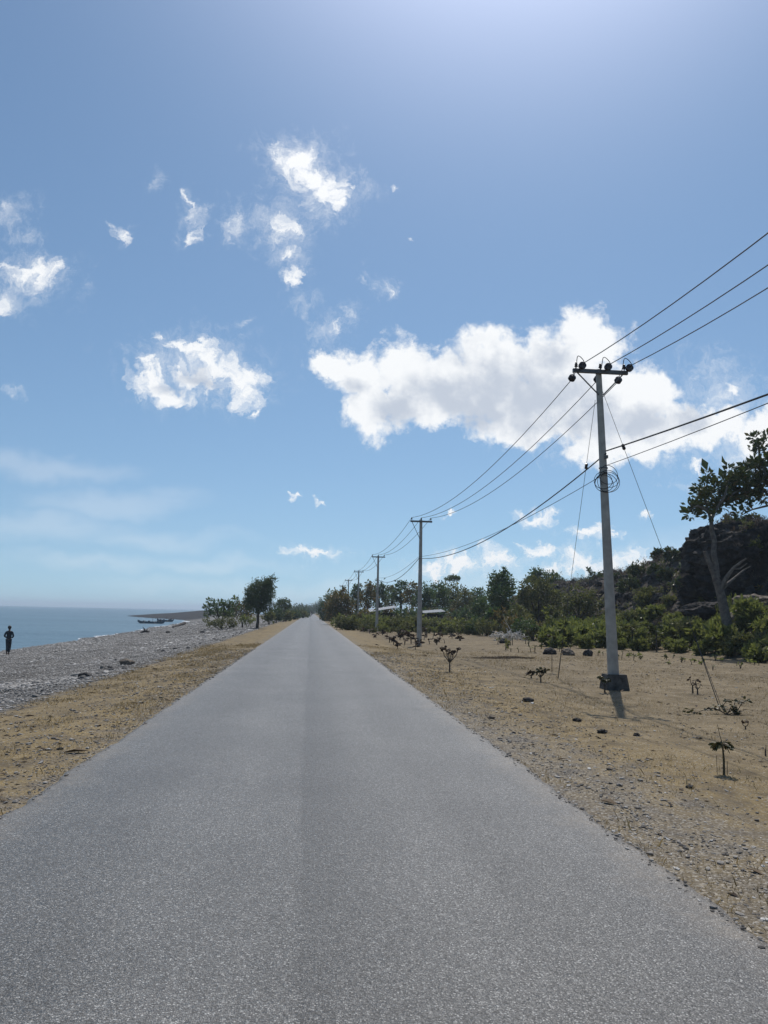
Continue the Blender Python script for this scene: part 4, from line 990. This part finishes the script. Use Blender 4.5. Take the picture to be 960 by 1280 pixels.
for i, (px, Y, s) in enumerate([(203, 300, .7), (210, 305, .9), (216, 300, 1.1), (196, 310, .6), (222, 296, .9), (190, 320, .5)]):
    p = at(px, 771, Y); rock('headland_rock', 'dark sea rock at the tip of the headland', Vector((p.x, Y, SEA+.15*s)), (1.5*s, 1.2*s, .55*s), i+9, M_rockd, 3, .4, 1.3, group=GR)

# ------------------------------------------------------------------ people
def skin_body(name, joints, edges, m, parent, sub=2):
    me = bpy.data.meshes.new(name); me.from_pydata([j[:3] for j in joints], edges, [])
    o = bpy.data.objects.new(name, me); C.objects.link(o)
    md = o.modifiers.new('s', 'SKIN'); md.use_smooth_shade = True
    for i, j in enumerate(joints):
        sv = me.skin_vertices[0].data[i]; sv.radius = (j[3], j[4] if len(j) > 4 else j[3]); sv.use_root = (i == 0)
    s = o.modifiers.new('u', 'SUBSURF'); s.levels = sub; s.render_levels = sub
    dg = bpy.context.evaluated_depsgraph_get(); me2 = bpy.data.meshes.new_from_object(o.evaluated_get(dg))
    bpy.data.objects.remove(o); me2.name = name; me2.materials.clear(); return link(name, me2, m, parent)
def walker():
    g = hit(9.5, 818.5); t = empty('person', g, 'person in dark clothes walking along the waterline at the far left, arms bent in front', 'person')
    t.rotation_euler.z = R(8)
    # faces away along the beach: +Y is forward
    J = [(0, 0, .92, .125, .10), (0, 0, 1.10, .12, .09), (0, .01, 1.28, .14, .10), (0, 0, 1.38, .09, .07), (0, .01, 1.45, .052), (0, .02, 1.52, .062), (0, .02, 1.60, .085, .095), (0, .015, 1.67, .055),
         (.17, 0, 1.35, .058), (.25, -.05, 1.13, .046), (.16, .16, 1.02, .036), (.06, .22, 1.06, .034), (-.17, 0, 1.35, .058), (-.25, -.05, 1.13, .046), (-.16, .16, 1.02, .036), (-.06, .22, 1.06, .034),
         (.085, 0, .86, .095), (.055, .14, .48, .068), (.03, .04, .10, .042), (.035, .16, .035, .038), (-.085, 0, .86, .095), (-.05, -.02, .48, .068), (-.01, -.24, .13, .042), (-.02, -.13, .04, .038)]
    E = [(0, 1), (1, 2), (2, 3), (3, 4), (4, 5), (5, 6), (6, 7), (3, 8), (8, 9), (9, 10), (10, 11), (3, 12), (12, 13), (13, 14), (14, 15), (0, 16), (16, 17), (17, 18), (18, 19), (0, 20), (20, 21), (21, 22), (22, 23)]
    skin_body('body', J, E, M_skin, t)
    f = 1.22
    js = [0, 1, 2, 3, 8, 9, 12, 13, 10, 14]; J[0] = (0, 0, .90, .135, .11); mp = {j: i for i, j in enumerate(js)}
    skin_body('shirt', [(*J[j][:3], *(r*f for r in (J[j][3], J[j][4] if len(J[j]) > 4 else J[j][3]))) for j in js], [(mp[a], mp[b]) for a, b in E if a in mp and b in mp], M_shirt, t)
    js = [0, 16, 17, 20, 21]; mp = {j: i for i, j in enumerate(js)}
    JT = [(*J[j][:3], *(r*(f if j in (17, 21) else 1.05) for r in (J[j][3], J[j][4] if len(J[j]) > 4 else J[j][3]))) for j in js] + [(.035, .06, .16, .072), (-.015, -.19, .20, .072)]
    skin_body('trousers', JT, [(mp[a], mp[b]) for a, b in E if a in mp and b in mp] + [(2, 5), (4, 6)], M_trous, t)
    link('hair', rock_mesh('hair', (.104, .118, .112), 1.0, 3, .04, 2.0), M_hair, t, (0, -.02, 1.645))
walker()
def moto():
    c = Vector((-.0 + at(391.5, 768, 380).x*0 + .5, 300, .02))
    t = empty('motorbike', c, 'dark motorbike riding towards the viewer at the far end of the road', 'motorbike')
    for s in (-.62, .62):
        w = MB().tube([(.0, s + .27*math.cos(a), .30 + .27*math.sin(a)) for a in [2*math.pi*k/20 for k in range(21)]], .05, 8, False).build('wheel', M_rubber, t)
        MB().tube([(-.03, s, .30), (.03, s, .30)], .2, 14).build('rim', M_steel, w)
    MB().box((0, .15, .62), (.24, .85, .30), taper=.75).build('body', M_black, t, False)
    MB().box((0, .28, .84), (.24, .66, .10), taper=.85).build('seat', M_rubber, t, False)
    MB().tube([(-.36, -.38, 1.05), (-.18, -.48, 1.0), (.18, -.48, 1.0), (.36, -.38, 1.05)], .018, 6).build('handlebar', M_steel, t)
    MB().tube([(0, -.50, 1.0), (0, -.62, .30)], .04, 7).build('fork', M_steel, t)
    MB().box((0, -.50, .72), (.46, .10, .50), taper=.7).build('leg_shield', M_black, t, False)
    MB().lathe([(.09, 0), (.10, .03), (.08, .08)], (0, -.55, .92), 12, Vector((0, -1, 0)).to_track_quat('Z', 'Y').to_matrix()).build('headlight', M_lamp, t)
    r = empty('person', c + Vector((0, .22, .86)), 'rider in dark clothes seated on the far motorbike', 'person')
    J = [(0, 0, .05, .15, .13), (0, -.02, .30, .14, .11), (0, -.03, .50, .15, .11), (0, -.03, .60, .07), (0, -.03, .72, .095), (0, -.03, .82, .07), (.2, -.04, .52, .055), (.28, -.25, .32, .045), (.32, -.55, .24, .035), (-.2, -.04, .52, .055), (-.28, -.25, .32, .045), (-.32, -.55, .24, .035),
         (.13, -.08, .02, .09), (.2, -.45, -.05, .07), (.16, -.45, -.5, .045), (.16, -.55, -.54, .04), (-.13, -.08, .02, .09), (-.2, -.45, -.05, .07), (-.16, -.45, -.5, .045), (-.16, -.55, -.54, .04)]
    E = [(0, 1), (1, 2), (2, 3), (3, 4), (4, 5), (3, 6), (6, 7), (7, 8), (3, 9), (9, 10), (10, 11), (0, 12), (12, 13), (13, 14), (14, 15), (0, 16), (16, 17), (17, 18), (18, 19)]
    skin_body('body', J, E, M_skin, r, 1)
    skin_body('jacket', [(*J[j][:3], *(q*1.2 for q in (J[j][3], J[j][4] if len(J[j]) > 4 else J[j][3]))) for j in (0, 1, 2, 6, 7, 9, 10)], [(0, 1), (1, 2), (2, 3), (3, 4), (2, 5), (5, 6)], M_shirt, r, 1)
    MB().lathe([(.09, -.06), (.135, 0), (.13, .08), (.08, .15), (.02, .17)], (0, -.03, .72), 12).build('helmet', M_black, r)
moto()

# ------------------------------------------------------------------ sea air
hm_ = MB().box((-700, 4400, 13.5), (15200, 9400, 38)).build('haze', None, None, False)
mh = bpy.data.materials.new('haze'); mh.use_nodes = True; th = mh.node_tree; th.nodes.remove(th.nodes['Principled BSDF'])
pv = th.nodes.new('ShaderNodeVolumePrincipled'); pv.inputs['Color'].default_value = (.74, .87, 1, 1); pv.inputs['Density'].default_value = .00036; pv.inputs['Anisotropy'].default_value = .3
th.links.new(pv.outputs[0], th.nodes['Material Output'].inputs['Volume']); hm_.data.materials.append(mh); tag(hm_, 'thin pale sea haze lying over the coast', 'haze', kind='stuff')
# ------------------------------------------------------------------ sun, sky, clouds
SUN_EL, SUN_AZ = R(58), R(16.5)              # azimuth to the right of the road
sd = Vector((math.sin(SUN_AZ)*math.cos(SUN_EL), math.cos(SUN_AZ)*math.cos(SUN_EL), math.sin(SUN_EL)))
sl = bpy.data.lights.new('sun', 'SUN'); sl.energy = 3.6; sl.angle = R(.53); sl.color = (1, .95, .88)
so = bpy.data.objects.new('sun', sl); C.objects.link(so); so.rotation_euler = sd.to_track_quat('Z', 'Y').to_euler(); so.location = (20, 30, 60)
w = bpy.data.worlds.new('World'); scene.world = w; w.use_nodes = True
t = NT(w.node_tree); bg = w.node_tree.nodes['Background']
sky = t.node('ShaderNodeTexSky', sky_type='NISHITA'); sky.sun_disc = False; sky.sun_elevation = SUN_EL; sky.sun_rotation = SUN_AZ
sky.altitude = 0; sky.air_density = 1.0; sky.dust_density = .35; sky.ozone_density = 2.5
SKY_S = .10
dirv = t.node('ShaderNodeTexCoord').outputs['Generated']
sp = t.node('ShaderNodeSeparateXYZ'); t.l.new(dirv, sp.inputs[0])
zl = t.math('ADD', t.math('MULTIPLY', t.math('MAXIMUM', sp.outputs[2], 0.0), .91), .09)
sv = t.node('ShaderNodeCombineXYZ'); t.l.new(sp.outputs[0], sv.inputs[0]); t.l.new(sp.outputs[1], sv.inputs[1]); t.l.new(zl, sv.inputs[2])
t.l.new(t.vmath('NORMALIZE', sv.outputs[0]), sky.inputs['Vector'])
yy_ = t.math('MAXIMUM', sp.outputs[1], .05)
uv = t.node('ShaderNodeCombineXYZ'); t.l.new(t.math('DIVIDE', sp.outputs[0], yy_), uv.inputs[0]); t.l.new(t.math('DIVIDE', sp.outputs[2], yy_), uv.inputs[1])
UV = uv.outputs[0]
def warp(scale, amt, detail=5, vec=None):
    n = t.noise(vec or UV, scale, detail, .62, out='Color'); return t.vmath('MULTIPLY_ADD', t.vmath('SUBTRACT', n, (.5, .5, .5)), (amt, amt, 0), vec or UV)
def blobfield(lst, vec, grow=1.0):
    cur = None
    for px, py, rx, ry, *wt in lst:
        rx *= grow; ry *= grow
        d = ray(px, py); c = (d.x/d.y, d.z/d.y); sc = 1.12/1000
        ix, iy = 1/(rx*sc), 1/(ry*sc); wt = wt[0] if wt else 1.0
        l = t.vmath('LENGTH', t.vmath('MULTIPLY_ADD', vec, (ix, iy, 0), (-c[0]*ix, -c[1]*iy, 0)), out=1)
        v = t.math('SUBTRACT', wt, l); cur = v if cur is None else t.math('MAXIMUM', cur, v)
    return cur
puffy = [(415, 460, 34, 24), (452, 470, 44, 36), (462, 508, 38, 44), (510, 462, 52, 42), (520, 505, 50, 32), (570, 478, 60, 48), (620, 455, 62, 50), (640, 505, 75, 52), (700, 470, 70, 66), (735, 432, 58, 50),
         (740, 510, 78, 62), (795, 500, 62, 50), (655, 540, 48, 22), (745, 562, 44, 26), (810, 545, 60, 34)]
puffy += [(850, 535, 60, 38, .9), (905, 532, 60, 36, .85), (955, 545, 52, 36, .88), (1000, 530, 60, 52, .9), (915, 486, 24, 20, .62), (1040, 500, 60, 60, .9)]
crisp = [(190, 478, 34, 22, .95), (214, 492, 34, 17), (236, 440, 32, 18, .9), (262, 454, 38, 24), (292, 470, 36, 28), (306, 490, 24, 24, .9), (243, 470, 34, 24, .95), (268, 478, 26, 22, .9), (185, 462, 18, 14, .8), (318, 512, 10, 14, .7), (204, 424, 14, 12, .7),
         (372, 204, 36, 30), (406, 240, 38, 32), (388, 222, 34, 28), (345, 200, 16, 12, .7), (418, 262, 18, 14, .8), (374, 346, 20, 15, .85), (44, 347, 42, 22, .95), (20, 338, 20, 12, .7), (0, 385, 22, 14, .7), (295, 286, 17, 24, .72), (350, 285, 28, 30, .80), (362, 318, 26, 20, .76),
         (232, 250, 9, 18, .72), (243, 292, 14, 22, .72), (150, 284, 18, 16, .76), (670, 638, 30, 12, .95), (738, 662, 40, 12, .9), (810, 640, 18, 12, .85), (672, 688, 28, 12, .95), (795, 700, 76, 17, .95), (725, 705, 50, 18, .9), (690, 712, 40, 14, .9),
         (630, 703, 42, 15, .9), (578, 708, 40, 14, .88), (540, 712, 26, 9, .8), (392, 694, 44, 10, .92), (362, 628, 12, 7, .85), (396, 630, 12, 5, .7), (875, 582, 16, 9, .7), (560, 649, 16, 5, .7), (425, 415, 20, 16, .62), (498, 239, 12, 8, .55), (512, 296, 8, 8, .6), (482, 362, 12, 11, .62)]
ragged = [(378, 208, 44, 38, .9), (402, 240, 42, 38, .9), (348, 200, 26, 20, .6), (352, 285, 36, 38, .75), (362, 318, 30, 24, .7), (385, 378, 26, 16, .62), (412, 415, 34, 22, .7), (440, 400, 16, 18, .6), (296, 286, 24, 30, .7), (237, 270, 16, 36, .62),
          (15, 262, 26, 28, .62), (30, 295, 22, 18, .55), (42, 350, 54, 30, .75), (5, 380, 36, 24, .7), (22, 490, 12, 14, .5), (305, 404, 16, 9, .6), (455, 350, 8, 14, .6), (478, 358, 22, 16, .6), (460, 240, 26, 16, .5), (195, 225, 14, 20, .5),
          (250, 462, 86, 46, .7), (900, 490, 70, 50, .75), (870, 540, 90, 50, .75), (940, 560, 70, 40, .8), (780, 700, 110, 24, .7), (600, 715, 100, 24, .65), (392, 694, 50, 12, .65), (560, 700, 40, 14, .5), (850, 605, 26, 10, .5), (720, 560, 60, 30, .6)]
veil = [(60, 588, 150, 18), (150, 628, 130, 22), (60, 660, 150, 26), (200, 672, 140, 18), (280, 705, 120, 14), (120, 700, 130, 16), (650, 728, 300, 26), (900, 680, 170, 34), (380, 735, 260, 16)]
W1 = warp(14, .055, 6); W2 = warp(60, .020, 5, W1)
fP = blobfield(puffy, W2)
W3 = warp(16, .085, 8); W4 = warp(80, .024, 6, W3)
fR = blobfield(ragged, W4, 1.2)
nz = t.noise(UV, 34, 9, .62, .2); nz2 = t.noise(warp(9, .05, 4), 30, 12, .74, .3)
dP = t.maprange(t.math('ADD', fP, t.math('MULTIPLY', t.math('SUBTRACT', nz, .5), 1.35)), -.06, .40, smooth=True)
fC = blobfield(crisp, W4)
dC = t.maprange(t.math('ADD', fC, t.math('MULTIPLY', t.math('SUBTRACT', t.noise(W4, 38, 10, .68, .2), .5), 2.5)), -.06, .85, smooth=True)
dR = t.maprange(t.math('ADD', fR, t.math('MULTIPLY', t.math('SUBTRACT', nz2, .5), 2.8)), .05, 1.3, smooth=True)
wisp = t.noise(warp(12, .09, 6, t.vmath('MULTIPLY', UV, (1, .8, 1))), 55, 10, .78, .5)
dW = t.math('MULTIPLY', t.maprange(t.math('ADD', t.math('MULTIPLY', fR, .8), t.math('MULTIPLY', t.math('SUBTRACT', wisp, .46), 3.2)), -.15, 1.1, smooth=True), .42)
dR = t.math('MAXIMUM', dR, t.math('MULTIPLY', dW, t.maprange(fR, -.85, -.1)))
Wv = t.vmath('MULTIPLY', warp(5, .08, 4), (1, 5, 1)); 
fV = blobfield(veil, warp(6, .1, 4))
dV = t.math('MULTIPLY', t.maprange(t.math('ADD', fV, t.math('MULTIPLY', t.math('SUBTRACT', t.noise(Wv, 4, 7, .6), .5), 1.6)), 0, 1.0, smooth=True), .20)
dens = t.math('MAXIMUM', t.math('MAXIMUM', dP, t.math('MAXIMUM', dC, t.math('MULTIPLY', dR, .8))), dV)
grey = blobfield([(615, 487, 70, 42), (675, 500, 62, 44), (565, 492, 50, 28), (600, 520, 40, 18), (500, 505, 36, 26), (740, 525, 42, 32), (690, 450, 30, 24, .8), (445, 485, 22, 16, .8), (790, 530, 46, 24, .9), (860, 525, 34, 20, .8), (250, 475, 32, 14, .8), (210, 490, 24, 10, .8)], W2)
nzo = t.noise(t.vmath('ADD', UV, (.004, .011, 0)), 34, 9, .62, .2)
relief = t.math('MULTIPLY', t.math('SUBTRACT', t.noise(t.vmath('ADD', UV, (.006, .014, 0)), 20, 5, .5), t.noise(UV, 20, 5, .5)), 2.4)
gm = t.maprange(t.math('ADD', t.math('ADD', grey, relief), t.math('MULTIPLY', t.math('SUBTRACT', t.noise(W1, 20, 6, .5), .5), 1.3)), -.50, .85, smooth=True)  # painted cloud shading: grey cores plus noise offset towards the sun
K = 1/SKY_S
cloudc = t.mix(gm, (.96*K, .98*K, 1.0*K), (.56*K, .62*K, .72*K))
glow = t.math('POWER', t.math('MAXIMUM', t.vmath('DOT_PRODUCT', dirv, tuple(sd), out=1), 0.0), 26.0)      # bright sky around the sun, painted in to stand for lens glare
lp = t.mix(dens, t.mix(1.0, sky.outputs[0], (.90, 1.005, 1.0), 'MULTIPLY'), cloudc)
lp = t.mix(t.math('MULTIPLY', glow, 1.0), lp, t.mix(1.0, lp, (1.15*K, 1.12*K, 1.35*K), 'ADD'))
t.l.new(lp, bg.inputs[0]); bg.inputs[1].default_value = SKY_S
w.cycles.sampling_method = 'MANUAL'; w.cycles.sample_map_resolution = 512

scene.view_settings.view_transform = 'Standard'; scene.view_settings.look = 'None'; scene.view_settings.gamma = 1.0; scene.view_settings.exposure = 0.0
scene.view_settings.use_curve_mapping = False
scene.cycles.max_bounces = 6; scene.cycles.diffuse_bounces = 3; scene.cycles.transparent_max_bounces = 4
